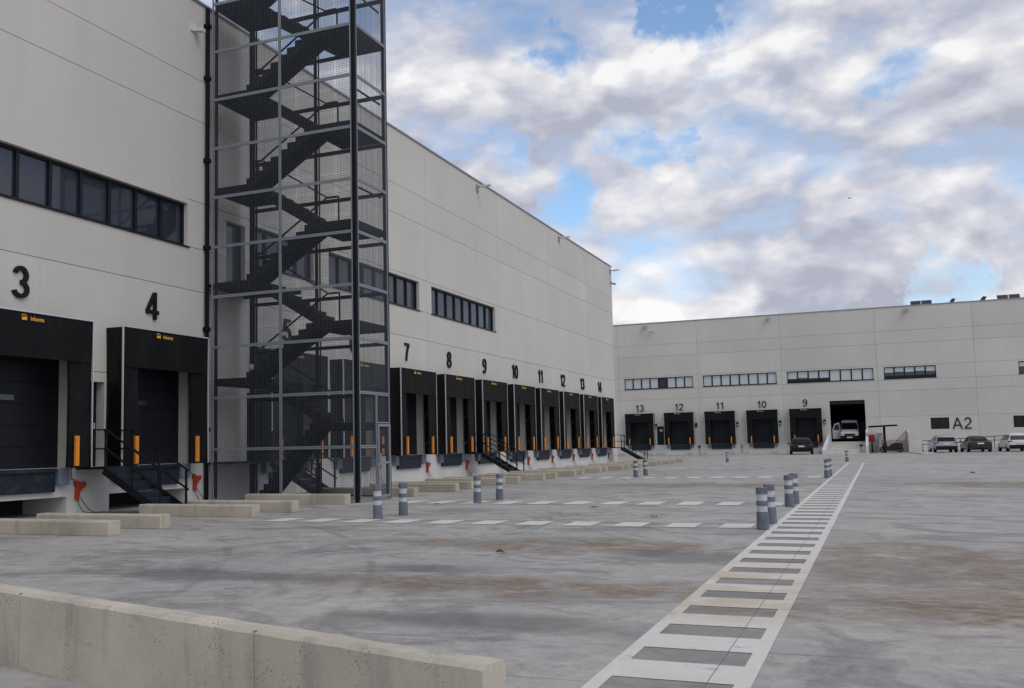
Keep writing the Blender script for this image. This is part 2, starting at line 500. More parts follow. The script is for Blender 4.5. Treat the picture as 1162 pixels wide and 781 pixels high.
# ================================================================== BUILDING A (long facade on the left)
XA = -17.8
ROOF = 14.66
def A3(u, z, d): return (XA - d, u, z)
PITCH = 4.36
docksA = {2: 11.9, 3: 16.27, 4: 20.67, 5: 27.2, 6: 31.64, 7: 36.16, 8: 40.51, 9: 44.87, 10: 49.3, 11: 53.66, 12: 58.02, 13: 62.38, 14: 66.78}
A = empty('warehouse', label='long cream precast warehouse on the left with loading docks 3 to 14', cat='warehouse')
opA = []
winA = [(6.5, 13.3), (14.3, 22.15), (25.35, 28.95), (29.95, 37.5), (38.75, 46.6)]
for a, b in winA: opA.append((a, b, 7.28, 8.52))
opA.append((23.95, 24.9, 6.27, 8.4))                       # escape door to the tower
for n, y in docksA.items(): opA.append((y - 1.5, y + 1.5, 1.12, 3.95))
pd = [(18.08, 18.97), (25.0, 25.9), (42.3, 43.15), (68.95, 69.8)]
for a, b in pd: opA.append((a, b, 1.12, 3.22))
uj = [5.4, 14.1, 22.92, 29.45, 38.25, 47.2, 55.85, 64.45]
zj = [(12.33, -12, 71.3), (11.08, -12, 71.3), (6.03, -12, 71.3), (3.47, -12, 71.3), (1.10, -12, 71.3), (8.66, 22.15, 71.3), (8.66, -12, 14.3), (7.28, 22.15, 38.75)]
PARA = facade(A, A3, -12, 71.3, 1.10, ROOF, opA, uj, zj, 'wall')
pits = [(y - 1.5, y + 1.5, -.2, .43) for n, y in docksA.items() if n in (2, 3, 4)]
facade(A, A3, -12, 71.3, -.05, 1.10, pits, [], [], 'plinth', name='plinth')
mb = MB()   # end wall, back wall, roof
mb.quad((XA, 71.3, -.05), (XA - 45, 71.3, -.05), (XA - 45, 71.3, ROOF), (XA, 71.3, ROOF))
mb.quad((XA - 45, 71.3, -.05), (XA - 45, -12, -.05), (XA - 45, -12, ROOF), (XA - 45, 71.3, ROOF))
mb.quad((XA, -12, -.05), (XA - 45, -12, -.05), (XA - 45, -12, ROOF), (XA, -12, ROOF))
mb.build('end_wall', 'wall', A)
MB().quad((XA - .3, -12, ROOF - .4), (XA - .3, 71, ROOF - .4), (XA - 45, 71, ROOF - .4), (XA - 45, -12, ROOF - .4)).build('roof', 'roof', A)
mb = MB().box(XA - .32, XA + .05, -12, 71.35, ROOF + .003, ROOF + .07)
mb.box(XA - 45, XA - .33, 71.0, 71.35, ROOF + .003, ROOF + .07)
mb.build('coping', 'coping', A)
for i, (a, b) in enumerate(winA):
    n = 8 if b - a > 6 else 4
    ribbon_window(A, A3, a, b, 7.28, 8.52, n)
# escape door into the tower
reveal(A, A3, (23.95, 24.9, 6.27, 8.4), .2)
w = MB(); boxto(w, A3, 23.95, 24.9, 6.27, 8.4, .16, .22)
d = w.build('door', 'frame', A)
w = MB(); boxto(w, A3, 24.05, 24.45, 6.4, 8.3, .14, .158); w.build('pane', 'glass', d)

def dock_door(parent, to3, y, panel_window=True):
    o = (y - 1.5, y + 1.5, 1.12, 3.95)
    reveal(parent, to3, o, .32, 'wall')
    mb = MB()
    zz = [1.12, 1.62, 2.12, 2.62, 3.12, 3.62, 3.95]
    for a, b in zip(zz, zz[1:]):
        boxto(mb, to3, y - 1.5, y + 1.5, a + .006, b - .006, .30, .36)
    boxto(mb, to3, y - 1.5, y + 1.5, 1.12, 3.95, .34, .37)
    d = mb.build('dock_door', 'door', parent)
    if panel_window:
        v = MB(); boxto(v, to3, y - .32, y + .18, 2.66, 2.84, .285, .299)
        fr = v.build('vision_frame', 'frame', d)
        v = MB(); boxto(v, to3, y - .29, y + .15, 2.69, 2.81, .275, .284)
        v.build('pane', 'glass', d)
    lv = MB()
    boxto(lv, to3, y - 1.05, y + 1.05, .56, 1.115, -.10, -.002)
    boxto(lv, to3, y - 1.05, y + 1.05, 1.03, 1.10, -.16, -.101)
    lv.build('dock_leveller', 'lev', parent)
    for s in (-1, 1):
        b = MB(); boxto(b, to3, y + s * 1.27 - .16, y + s * 1.27 + .16, .72, 1.09, -.17, -.003)
        b.build('dock_bumper', 'bump', parent, bevel=.015)
    return d
for n, y in docksA.items(): dock_door(A, A3, y)
for a, b, c, d_ in pits:
    reveal(A, A3, (a, b, 0.0, d_), 1.4, 'plinth', 'pit_reveal', False)
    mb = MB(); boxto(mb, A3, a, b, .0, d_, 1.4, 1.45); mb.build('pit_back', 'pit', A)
for a, b in pd:
    reveal(A, A3, (a, b, 1.12, 3.22), .28)
    mb = MB(); boxto(mb, A3, a, b, 1.12, 3.22, .26, .30)
    for k in range(26): boxto(mb, A3, a + .06, b - .06, 1.3 + k * .07, 1.345 + k * .07, .235, .259)
    d = mb.build('service_door', 'frame', A)
    h = MB(); boxto(h, A3, b - .14, b - .1, 2.05, 2.2, .20, .234); h.build('handle', 'alu', d)

# ---- dock shelters
def shelter_proto():
    """origin on the wall at ground level under the dock centre; +u = local y, outward = local x"""
    t_ = empty('dock_shelter')
    X = .58; hw = 1.68; z0, z1 = 1.12, 4.60
    # folded side skins, slightly wavy fabric
    for s in (-1, 1):
        mb = MB()
        n = 14
        ys = lambda k, q: s * (hw - .012 - .035 * abs(math.sin(3.1 * q + 1.3)) * math.sin(math.pi * k / n))
        for k in range(n):
            a, b = k / n, (k + 1) / n
            for q in range(3):
                qa, qb = q / 3, (q + 1) / 3
                za, zb = z0 + (z1 - z0) * a, z0 + (z1 - z0) * b
                mb.quad((X * qa, ys(k, qa), za), (X * qb, ys(k, qb), za), (X * qb, ys(k + 1, qb), zb), (X * qa, ys(k + 1, qa), zb))
        mb.build('side_skin', 'side', t_, smooth=False, fix=False)
    mb = MB().box(0.0, X - .02, -hw + .02, hw - .02, z1 - .03, z1 - .002)
    mb.build('top_skin', 'side', t_)
    # head curtain and two side curtains
    mb = MB()
    n = 16
    for k in range(n):
        a = -hw + .03 + (2 * hw - .06) * k / n; b = -hw + .03 + (2 * hw - .06) * (k + 1) / n
        wa = X - .012 + .006 * math.sin(k * 1.7); wb = X - .012 + .006 * math.sin((k + 1) * 1.7)
        mb.quad((X - .012, a, z1 - .03), (X - .012, b, z1 - .03), (wb - .01, b, 3.60), (wa - .01, a, 3.60))
        mb.quad((X - .03, a, z1 - .03), (X - .03, b, z1 - .03), (wb - .03, b, 3.60), (wa - .03, a, 3.60))
    mb.build('head_curtain', 'black', t_, fix=False)
    for s in (-1, 1):
        mb = MB()
        n = 12
        for k in range(n):
            za = z0 + (3.85 - z0) * k / n; zb = z0 + (3.85 - z0) * (k + 1) / n
            ia = s * (hw - .64 + .012 * math.sin(k * .9)); ib = s * (hw - .64 + .012 * math.sin((k + 1) * .9))
            xa = X - .05 - .015 * math.sin(k * .7 + 1); xb = X - .05 - .015 * math.sin((k + 1) * .7 + 1)
            mb.quad((X - .035, s * (hw - .03), za), (xa - .03, ia, za), (xb - .03, ib, zb), (X - .035, s * (hw - .03), zb))
            mb.quad((xa - .03, ia, za), (xa - .10, ia, za), (xb - .10, ib, zb), (xb - .03, ib, zb))
        mb.build('side_curtain', 'black', t_, fix=False)
    # aluminium edge trims
    mb = MB().box(X - .03, X + .012, -hw, hw, z1, z1 + .035)
    for s in (-1, 1):
        a, b = sorted((s * (hw - .005), s * (hw + .022)))
        mb.box(X - .03, X + .010, a, b, z0, z1 - .001)
    mb.build('edge_trim', 'alu', t_)
    mb = MB()
    for s in (-1, 1):   # scissor struts behind the side skin
        for za in (1.5, 2.7, 3.9):
            mb.bar((.03, s * (hw - .1), za), (X - .06, s * (hw - .1), za + .45), .025)
    mb.build('strut', 'bump', t_)
    # orange guide posts
    for s in (-1, 1):
        mb = MB(); mb.box(X - .02, X + .05, s * 1.2 - .055, s * 1.2 + .055, 1.16, 1.86)
        mb.build('guide_post', 'orange', t_, bevel=.008)
    return t_

def logo(parent, X=.575, yoff=-.12, z=4.47, m='logo'):
    me, bb = text_mesh('inkema', .135, .002, bold=.002)
    me.materials.append(M[m])
    o = bpy.data.objects.new('lettering', me); C.objects.link(o)
    o.parent = parent
    o.rotation_euler = (R(90), 0, R(90)); o.location = (X + .006, yoff + .10, z - .045)
    mb = MB()   # emblem: small bay with a curved top
    mb.prism([(yoff - .33, z - .05), (yoff - .19, z - .05), (yoff - .19, z + .01), (yoff - .26, z + .025), (yoff - .33, z + .01)], 'x', X + .002, X + .008)
    mb.prism([(yoff - .34, z + .03), (yoff - .30, z + .062), (yoff - .24, z + .058), (yoff - .18, z + .02), (yoff - .185, z + .035), (yoff - .235, z + .075), (yoff - .305, z + .08), (yoff - .35, z + .04)], 'x', X + .002, X + .008)
    mb.build('emblem', m, parent)

def place_copy(p, loc, rz, label, group, first):
    o = p if first else copy_tree(p)
    o.location = loc; o.rotation_euler = (0, 0, rz)
    o['label'] = label; o['group'] = group; o['category'] = 'dock shelter'
    return o
sp = shelter_proto()
logo(sp)
first = True
for n, y in docksA.items():
    if n == 2: continue
    extra = {3: 'nearest black dock shelter under number 3, cut off by the left edge',
             4: 'black dock shelter under number 4, just left of the caged stair tower',
             5: 'black dock shelter under number 5, seen through the mesh of the stair tower',
             6: 'black dock shelter under number 6, seen past the stair tower corner post',
             7: 'black dock shelter under number 7, first one right of the stair tower',
             14: 'last black dock shelter on the left wall, under number 14'}
    lb = extra.get(n, 'black fabric dock shelter on the long left wall directly under number %d' % n)
    place_copy(sp, (XA, y, 0), 0, lb, 'dock shelters on the long left warehouse', first)
    first = False

# ---- numbers on the wall
def arc(cx, cy, rx, ry, a0, a1, n=22):
    return [(cx + rx * math.cos(R(a0 + (a1 - a0) * k / n)), cy + ry * math.sin(R(a0 + (a1 - a0) * k / n))) for k in range(n + 1)]
GL = {
 '0': (.56, [arc(.28, .5, .215, .435, 0, 360, 40)]),
 '1': (.44, [[(.31, 0), (.31, 1)], [(.31, .93), (.23, .83), (.08, .75)]]),
 '2': (.56, [arc(.28, .695, .215, .24, 172, -28) + [(.36, .42), (.14, .22), (.075, .065)], [(.02, .065), (.54, .065)]]),
 '3': (.56, [arc(.27, .715, .185, .22, 165, -90), arc(.27, .28, .22, .215, 90, -165)]),
 '4': (.58, [[(.40, 0), (.40, 1)], [(.38, .95), (.05, .30)], [(.0, .275), (.58, .275)]]),
 '5': (.56, [[(.50, .935), (.155, .935), (.095, .48)], arc(.27, .31, .22, .245, 135, -165)]),
 '6': (.56, [arc(.285, .29, .21, .225, 0, 360, 36), arc(.33, .45, .255, .485, 50, 190)]),
 '7': (.54, [[(.02, .935), (.49, .935)], [(.485, .93), (.32, .62), (.22, .30), (.19, 0)]]),
 '8': (.56, [arc(.28, .72, .18, .215, 0, 360, 36), arc(.28, .28, .215, .215, 0, 360, 36)]),
 '9': (.56, [arc(.275, .71, .21, .225, 0, 360, 36), arc(.23, .55, .255, .485, 230, 370)]),
 'A': (.76, [[(.04, 0), (.38, 1)], [(.38, 1), (.72, 0)], [(.16, .33), (.60, .33)]]),
}
def glyph_mesh(txt, H, stroke=.13, gap=.13, depth=.03, wide=1.0):
    mb = MB(); x0 = 0.0; lvl = 0
    for ch in txt:
        w_, strokes = GL[ch]
        for st in strokes:
            lvl += 1
            d_ = depth - .0015 * (lvl % 4)
            closed = math.dist(st[0], st[-1]) < 1e-4
            pts = st[:-1] if closed else st
            n = len(pts); L, Q = [], []
            for k in range(n):
                p = Vector(pts[k])
                a_ = Vector(pts[k - 1]) if (k or closed) else p
                b_ = Vector(pts[(k + 1) % n]) if (k < n - 1 or closed) else p
                d1 = (p - a_); d2 = (b_ - p)
                t_ = ((d1.normalized() if d1.length else Vector((0, 0))) + (d2.normalized() if d2.length else Vector((0, 0)))).normalized()
                nn = Vector((-t_.y, t_.x))
                c_ = abs(nn.dot(Vector((-d2.y, d2.x)).normalized())) if d2.length else 1
                m_ = stroke / 2 / max(.6, c_)
                L.append(p + nn * m_); Q.append(p - nn * m_)
            i = len(mb.v)
            for l_, q_ in zip(L, Q):
                for v_, z_ in ((l_, -depth), (q_, -depth), (q_, d_), (l_, d_)):
                    mb.v.append(((x0 + v_.x * wide) * H, min(1.0, max(0.0, v_.y)) * H, z_))
            seg = n if closed else n - 1
            for k in range(seg):
                a, b = i + 4 * k, i + 4 * ((k + 1) % n)
                for j in range(4): mb.f.append((a + j, a + (j + 1) % 4, b + (j + 1) % 4, b + j))
            if not closed:
                mb.f.append((i, i + 3, i + 2, i + 1)); e_ = i + 4 * (n - 1); mb.f.append((e_, e_ + 1, e_ + 2, e_ + 3))
        x0 += w_ * wide + gap
    tot = (x0 - gap) * H
    mb.v = [(x - tot / 2, y, z) for x, y, z in mb.v]
    return mb
def number(s, to_loc, rot, size, label, group, cat='number sign', name='number_sign', stroke=.135, H=.74, wide=1.14):
    o = glyph_mesh(s, H, stroke, wide=wide).build(name, 'num')
    o.location = to_loc; o.rotation_euler = rot
    return tag(o, label, cat, group)
for n, y in docksA.items():
    if n == 2: continue
    number(str(n), (XA + .035, y, 5.0), (R(90), 0, R(90)), 1.0, 'black numeral %d fixed high on the long left wall above its dock' % n, 'dock numbers on the long left warehouse')

# ---- cable holders (red orange) with hanging cables, right of each dock
def cable_holder():
    t_ = empty('chock_holder')
    mb = MB()
    mb.prism([(-.07, .36), (.03, .34), (.05, .50), (.10, .58), (.24, .66), (.25, .76), (.06, .74), (-.02, .80), (-.11, .76), (-.05, .62)], 'x', .01, .09)
    mb.build('bracket', 'redor', t_, bevel=.01)
    mb = MB()
    mb.tube([(.06, .0, .36), (.09, .02, .2), (.12, .10, .06), (.16, .22, .015), (.2, .5, .015)], .010, 6)
    mb.tube([(.06, .08, .40), (.10, .16, .25), (.14, .30, .08), (.2, .42, .014), (.26, .7, .014)], .010, 6)
    mb.tube([(.02, -.18, 1.1), (.02, -.18, .84), (.03, -.08, .82), (.05, -.04, .7)], .010, 6)
    mb.build('cable', 'cable', t_)
    return t_
hp = cable_holder(); first = True
for n, y in docksA.items():
    if n == 2: continue
    o = hp if first else copy_tree(hp)
    first = False
    o.location = (XA, y + 1.80, 0)
    where = {3: 'beside the steps near dock 3, nearest of them', 4: 'beside the stair tower at dock 4', 5: 'behind the stair tower mesh near dock 5', 6: 'behind the mesh near dock 6'}.get(n, 'low on the plinth just right of dock %d' % n)
    tag(o, 'orange red chock holder with cables, ' + where, 'chock holder', 'chock holders on the long left plinth')

# ---- short dock stairs running straight out from the wall
def dock_stair(y0, y1, label, ext=0.0, first=False):
    t_ = empty('dock_steps', (XA, y0, 0), label=label, cat='steps', group='black metal steps up to the dock doors')
    W_ = y1 - y0
    P = .92; rise = 1.14; n = 6; tr = .30
    MB().box(0.005, P, -ext, W_, 1.06, 1.12).build('platform', 'rail', t_)
    mb = MB()
    for k in range(n - 1):
        z = rise - (k + 1) * rise / n; x0 = P + k * tr
        mb.box(x0 + .001, x0 + tr + .02, .03, W_ - .03, z - .03, z)
        mb.box(x0 + .002, x0 + .015, .032, W_ - .032, z + .001, z + rise / n - .035)
    mb.box(P - .012, P - .001, .0, W_, .95, 1.059)
    mb.build('tread', 'lev', t_)
    for yy in (0.0, W_):
        mb = MB().bar((P - .05, yy, 1.03), (P + n * tr - .1, yy, .03), .035, .17)
        mb.build('stringer', 'rail', t_)
        mb = MB()
        xe = P + n * tr - .15
        mb.bar((P, yy, 1.05), (P, yy, 2.0), .045)
        xm = (P + xe) / 2
        mb.bar((xm, yy, .5), (xm, yy, 1.52), .04)
        mb.bar((xe, yy, 0), (xe, yy, 1.0), .045)
        for dz in (0, -.45):
            mb.bar((P, yy, 2.0 + dz), (xe + .07, yy, .985 + dz), .045, .035)
            mb.bar((.03, yy, 2.0 + dz), (P, yy, 2.0 + dz), .04, .035)
        mb.build('handrail', 'rail', t_)
    return t_
dock_stair(18.05, 18.95, 'black metal steps with handrails between docks 3 and 4, nearest the viewer')
st = dock_stair(25.0, 25.9, 'dark metal steps behind the stair tower mesh, left of dock 5', ext=1.9)
dock_stair(42.2, 43.15, 'black metal steps with handrails between docks 8 and 9')
dock_stair(68.9, 69.8, 'black metal steps at the far end of the left wall beyond dock 14')

# ---- wall lamps and pipe on building A
def arm_lamp(p, d, label, m='lampw'):
    t_ = empty('wall_lamp', p, d, label=label, cat='wall lamp')
    MB().bar((0, 0, 0), (.3, 0, .02), .05).build('arm', 'lampg', t_)
    mb = MB().prism([(.25, -.04), (.72, .0), (.74, .06), (.27, .05)], 'y', -.13, .13)
    mb.build('lamp_head', m, t_, bevel=.01)
    mb = MB().box(0, .05, -.12, .12, -.25, .12); mb.build('wall_plate', 'lampg', t_)
    return t_
arm_lamp((XA, 44.45, 14.35), 0, 'nearest pale arm floodlight on the left wall top, above dock 9')
arm_lamp((XA, 58.1, 14.35), 0, 'pale arm floodlight halfway between dock 9 and the far corner, on the left wall top')
arm_lamp((XA, 70.9, 14.3), 0, 'pale floodlight on the far top corner of the left wall')
t_ = empty('wall_lamp', (XA, 22.35, 13.75), label='small pale wall lamp high up beside the downpipe', cat='wall lamp')
MB().box(.0, .05, -.12, .1, -.05, .18).build('wall_plate', 'lampw', t_)
mb = MB().prism([(.05, -.04), (.30, -.08), (.32, .02), (.08, .05)], 'y', .0, .18); mb.build('lamp_head', 'lampw', t_, bevel=.01)
t_ = empty('downpipe', (XA + .09, 22.92, 0), label='dark vertical downpipe on the left wall beside the stair tower', cat='downpipe')
MB().tube([(0, 0, .02), (0, 0, ROOF - .05)], .062, 12).build('pipe', 'steel', t_, smooth=False)
for z in (2.0, 4.9, 7.3, 9.9, 12.4, 14.0):
    mb = MB().box(-.088, .075, -.085, .085, z, z + .12); mb.build('bracket', 'steel', t_)
t_ = empty('security_camera', (XA, 70.95, 13.4), label='small dark camera near the far top corner of the left wall', cat='camera')
MB().box(0, .1, -.05, .05, -.05, .1).build('bracket', 'lampg', t_)
MB().tube([(.1, 0, -.05), (.4, 0, -.12)], .07, 10).build('camera_body', 'lampg', t_)

# ================================================================== STAIR TOWER
TX0, TX1, TY0, TY1 = -17.45, -12.74, 22.85, 24.72
TOP = 17.6
T = empty('stair_tower', label='tall dark steel escape stair tower caged in wire mesh against the left warehouse', cat='stair tower')
ps = .15
def post(x, y, w=ps, z0=0.0, z1=TOP):
    MB().box(x - w / 2, x + w / 2, y - w / 2, y + w / 2, z0, z1).build('post', 'steel', T)
post(TX1, TY0, .10); post(TX1 - .02, TY1, .095); post(TX0 + .06, TY1, .13)
post((TX0 + TX1) / 2, TY1, .07)
post(TX0 + .04, TY0 + .10, .07)
# landings: chequer plate on channel frame
R_l = [2.14 + 2.78 * k for k in range(6)]
L_l = [3.50 + 2.80 * k for k in range(5)]
XL, XR = -16.38, -14.15
def landing(x0, x1, z):
    mb = MB().box(x0, x1, TY0 + .09, TY1 - .07, z - .03, z)
    for yy in (TY0 + .09, TY1 - .12): mb.box(x0, x1, yy, yy + .05, z - .2, z - .031)
    for xx in (x0, x1 - .06): mb.box(xx, xx + .06, TY0 + .141, TY1 - .121, z - .2, z - .031)
    n = 3
    for k in range(1, n): 
        xx = x0 + (x1 - x0) * k / n
        mb.box(xx, xx + .04, TY0 + .141, TY1 - .121, z - .14, z - .031)
    mb.build('landing', 'steel', T)
for z in R_l: landing(XR, TX1 - .08, z)
for z in L_l: landing(TX0 + .02, XL, z)
ymid = (TY0 + TY1) / 2
def flight(xa, za, xb, zb, y0, y1):
    """open treads with risers between two plate stringers"""
    n = max(3, round(abs(zb - za) / .165))
    sx = (xb - xa) / n; sz = (zb - za) / n
    mb = MB()
    for k in range(n):
        x0, x1 = xa + sx * k, xa + sx * (k + 1)
        z = za + sz * (k + 1)
        a, b = min(x0, x1), max(x0, x1)
        mb.box(a - .01, b + .01, y0 + .01, y1 - .01, z - .035, z)
        mb.box(x0 - .006, x0 + .006, y0 + .012, y1 - .012, z - sz + .001, z - .036)
    f = mb.build('flight', 'steel', T)
    for yy in (y0, y1):
        mb = MB()
        for k in range(n):      # saw-tooth cheek plates
            x0, x1 = xa + sx * k, xa + sx * (k + 1)
            z = za + sz * (k + 1)
            mb.prism([(x0, z - sz - .05), (x1, z - .05), (x1, z - .002), (x0, z - .002)], 'y', yy - .008, yy + .008)
        mb.bar((xa - sx * .2, yy, za - .13), (xb, yy, zb - .13), .03, .17)
        mb.build('stringer', 'steel', f)
    return f
yn0, yn1 = TY0 + .14, ymid - .05
yf0, yf1 = ymid + .05, TY1 - .12
flight(-16.1, 0.0, XR, R_l[0], yn0, yn1)
for k in range(5):
    flight(XR, R_l[k], XL, L_l[k], yf0, yf1)
    if k + 1 < len(R_l): flight(XL, L_l[k], XR, R_l[k + 1], yn0, yn1)
def hrail(pts, posts=(), y=None, name='handrail'):
    mb = MB()
    for a, b in zip(pts, pts[1:]): mb.bar(a, b, .04)
    for p in posts: mb.bar(p, (p[0], p[1], p[2] + .92), .035)
    mb.build(name, 'steel', T)
for k in range(5):
    zR, zL = R_l[k], L_l[k]
    h = .92
    yv = ymid + .03
    hrail([(XR + .35, yv, zR + h), (XR, yv, zR + h), (XL, yv, zL + h), (XL - .3, yv, zL + h)], [(XR + .35, yv, zR), (XL - .3, yv, zL)])
    if k + 1 < len(R_l):
        zR2 = R_l[k + 1]; yv = ymid - .03
        hrail([(XL - .3, yv, zL + h), (XL, yv, zL + h), (XR, yv, zR2 + h), (XR + .35, yv, zR2 + h)], [(XL - .12, yv, zL)])
for z in R_l: hrail([(TX1 - .12, TY0 + .15, z + .95), (TX1 - .12, TY1 - .12, z + .95)])
# bridge to the escape door
mb = MB().box(XA + .01, TX0 + .01, TY0 + .2, 25.0, L_l[1] - .06, L_l[1] - .003)
mb.box(XA + .012, TX1 - 3.0, TY1 + .10, TY1 + .16, L_l[1] - .2, L_l[1] - .062)
mb.build('bridge_plate', 'steel', T)
# horizontal dark beams on the far face
for k in range(12):
    z = 1.48 + 1.46 * k
    MB().box(TX0 + .15, TX1 - .1, TY1 - .03, TY1 + .02, z - .05, z + .05).build('beam', 'steel', T)
# mesh panels with galvanised frames; far-face frames coloured dark to look back-lit
def mesh_panel(p0, p1, z0, z1, fm='galv', cell=.05, wr=.0023, fw=.036):
    p0 = Vector(p0); p1 = Vector(p1)
    L = (p1 - p0).length; d = (p1 - p0).normalized(); nrm = Vector((-d.y, d.x, 0))
    mb = MB()
    def wbar(a, b, w):
        i = len(mb.v); dd = (b - a).normalized(); u = dd.cross(nrm).normalized()
        for p in (a, b):
            for su, sv in ((-1, -1), (1, -1), (1, 1), (-1, 1)): mb.v.append(tuple(p + u * su * w + nrm * sv * w))
        mb.f += [tuple(i + k for k in q) for q in ((0, 1, 5, 4), (1, 2, 6, 5), (2, 3, 7, 6), (3, 0, 4, 7))]
    n = int(L / cell)
    for k in range(1, n):
        q = p0 + d * (L * k / n)
        wbar(Vector((q.x, q.y, z0)), Vector((q.x, q.y, z1)), wr)
    n = int((z1 - z0) / cell)
    for k in range(1, n):
        z = z0 + (z1 - z0) * k / n
        wbar(Vector((p0.x, p0.y, z)), Vector((p1.x, p1.y, z)), wr)
    o = mb.build('mesh_panel', 'wire', T, fix=False)
    f = MB(); e = fw / 2
    def P(q, z): return (q.x, q.y, z)
    a = p0 + d * e; b = p1 - d * e
    f.bar(P(p0, z0 + e), P(p1, z0 + e), .03, fw); f.bar(P(p0, z1 - e), P(p1, z1 - e), .03, fw)
    f.bar(P(a, z0 + fw), P(a, z1 - fw), .03, fw, up=tuple(nrm)); f.bar(P(b, z0 + fw), P(b, z1 - fw), .03, fw, up=tuple(nrm))
    f.build('panel_frame', fm, o)
rows = [.06] + [1.48 + 1.46 * k for k in range(12)]
g = .004
for a, b in zip(rows, rows[1:]):
    yN = TY0 - .05
    mesh_panel((TX0, yN, 0), (ymx := (TX0 + TX1) / 2 - .02, yN, 0), a + g, b - g)
    mesh_panel(((TX0 + TX1) / 2 - .01, yN, 0), (TX1 - .052, yN, 0), a + g, b - g)
    mesh_panel((TX0 + .16, TY1 + .05, 0), ((TX0 + TX1) / 2 - .05, TY1 + .05, 0), a + g, b - g, 'steel')  # dark colour puts back-lit shade onto the far galvanised frames
    mesh_panel(((TX0 + TX1) / 2 + .05, TY1 + .05, 0), (TX1 - .1, TY1 + .05, 0), a + g, b - g, 'steel')
    if a > 2.8: mesh_panel((TX1 + .04, TY0 + .054, 0), (TX1 + .04, TY1 - .07, 0), a + g, b - g)
    elif a < .1: pass
    else: mesh_panel((TX1 + .04, TY0 + .054, 0), (TX1 + .04, 23.86, 0), a + g, b - g)
mesh_panel((TX1 + .04, TY0 + .054, 0), (TX1 + .04, 23.86, 0), .06, 1.472)
mesh_panel((TX1 + .04, 23.88, 0), (TX1 + .04, TY1 - .07, 0), 2.12, 2.93)
# gate
mb = MB()
gx = TX1 + .05
ya, yb = 23.90, TY1 - .085
for k in range(1, 15):
    y_ = ya + (yb - ya) * k / 15; mb.box(gx - .004, gx + .004, y_ - .0022, y_ + .0022, .1, 2.08)
for k in range(1, 40):
    z_ = .1 + 1.98 * k / 40; mb.box(gx - .0035, gx + .0035, ya, yb, z_ - .0022, z_ + .0022)
gt = mb.build('gate', 'wire', T, fix=False)
mb = MB().box(gx - .03, gx + .03, ya, ya + .07, .08, 2.1).box(gx - .03, gx + .03, yb - .07, yb, .08, 2.1)
mb.box(gx - .028, gx + .028, ya + .071, yb - .071, 2.03, 2.1).box(gx - .028, gx + .028, ya + .071, yb - .071, .08, .15).box(gx - .028, gx + .028, ya + .071, yb - .071, 1.0, 1.06)
mb.build('gate_frame', 'galv', gt)
MB().box(gx - .05, gx + .07, ya + .01, ya + .1, 1.0 + .07, 1.28).build('lock_box', 'galv', gt)
MB().tube([(gx - .02, TY0 + .0, .03), (gx - .02, TY1, .03)], .03, 6).build('threshold', 'galv', T)
t_ = empty('bulkhead_lamp', (TX0 + .10, TY1 - .12, 3.95), label='small round white bulkhead lamp on the rear post of the stair tower', cat='lamp')
MB().lathe([(.03, -.09), (.085, -.06), (.095, 0), (.085, .05), (.04, .08)], 14).build('globe', 'lampw', t_, smooth=True)
MB().box(-.03, .03, -.02, .12, .05, .11).build('bracket', 'lampg', t_)

# ================================================================== BUILDING B (across the yard)
YB = 107.5
def B3(u, z, d): return (u, YB + d, z)
B = empty('warehouse', label='pale precast warehouse closing the far side of the yard, marked A2', cat='warehouse')
docksB = {13: -24.11, 12: -19.78, 11: -15.42, 10: -11.07, 9: -6.74}
winB = [(-25.75, -18.15, 8), (-17.1, -9.45, 8), (-8.4, -.03, 8), (.95, 5.72, 5), (12.9, 20.6, 8)]
opB = [(a, b, 7.33, 8.53) for a, b, n in winB]
for n, x_ in docksB.items(): opB.append((x_ - 1.5, x_ + 1.5, 1.12, 3.95))
opB.append((-4.36, -1.0, 1.10, 5.31))
opB.append((-22.3, -21.4, 1.12, 3.15))
sq = [(4.95, 6.6, 2.17, 3.30), (12.15, 13.8, 2.17, 3.30)]
opB += sq
ujB = [-26.35, -17.6, -8.9, .35, 9.2, 18.1]
zjB = [(12.2, -70, 45), (10.92, -70, 45), (8.66, -70, 45), (6.12, -70, 45), (3.52, -70, 45), (1.10, -70, .35), (7.2, -70, 45)]
facade(B, B3, -70, 45, 1.10, ROOF - .05, opB, ujB, zjB, 'wall', gap=.0095)
facade(B, B3, -70, 45, -.05, 1.10, [], [], [], 'plinth', name='plinth')
mb = MB()
for q in (((-70, YB), (-70, YB + 50)), ((45, YB), (45, YB + 50)), ((-70, YB + 50), (45, YB + 50))):
    (a, b), (c, d_) = q
    mb.quad((a, b, -.05), (c, d_, -.05), (c, d_, ROOF - .05), (a, b, ROOF - .05))
mb.build('end_wall', 'wall', B)
MB().quad((-70, YB + .4, ROOF - .35), (45, YB + .4, ROOF - .35), (45, YB + 50, ROOF - .35), (-70, YB + 50, ROOF - .35)).build('roof', 'roof', B)
MB().box(-70, 45, YB - .06, YB + .4, ROOF - .047, ROOF + .04).build('coping', 'coping', B)
bl = {0: [1, 1, 1, 1, 0, 1, 1, 1], 1: [1] * 8, 2: [.66, .6, .66, .66, 1, 1, 1, 1], 3: [.45, .4, .45, .4, .45], 4: [.4] * 8}
aw = {2: (0, 1, 2, 3), 3: (0, 1, 2, 3, 4)}
for i, (a, b, n) in enumerate(winB):
    ribbon_window(B, B3, a, b, 7.33, 8.53, n, bl[i], aw.get(i, ()))
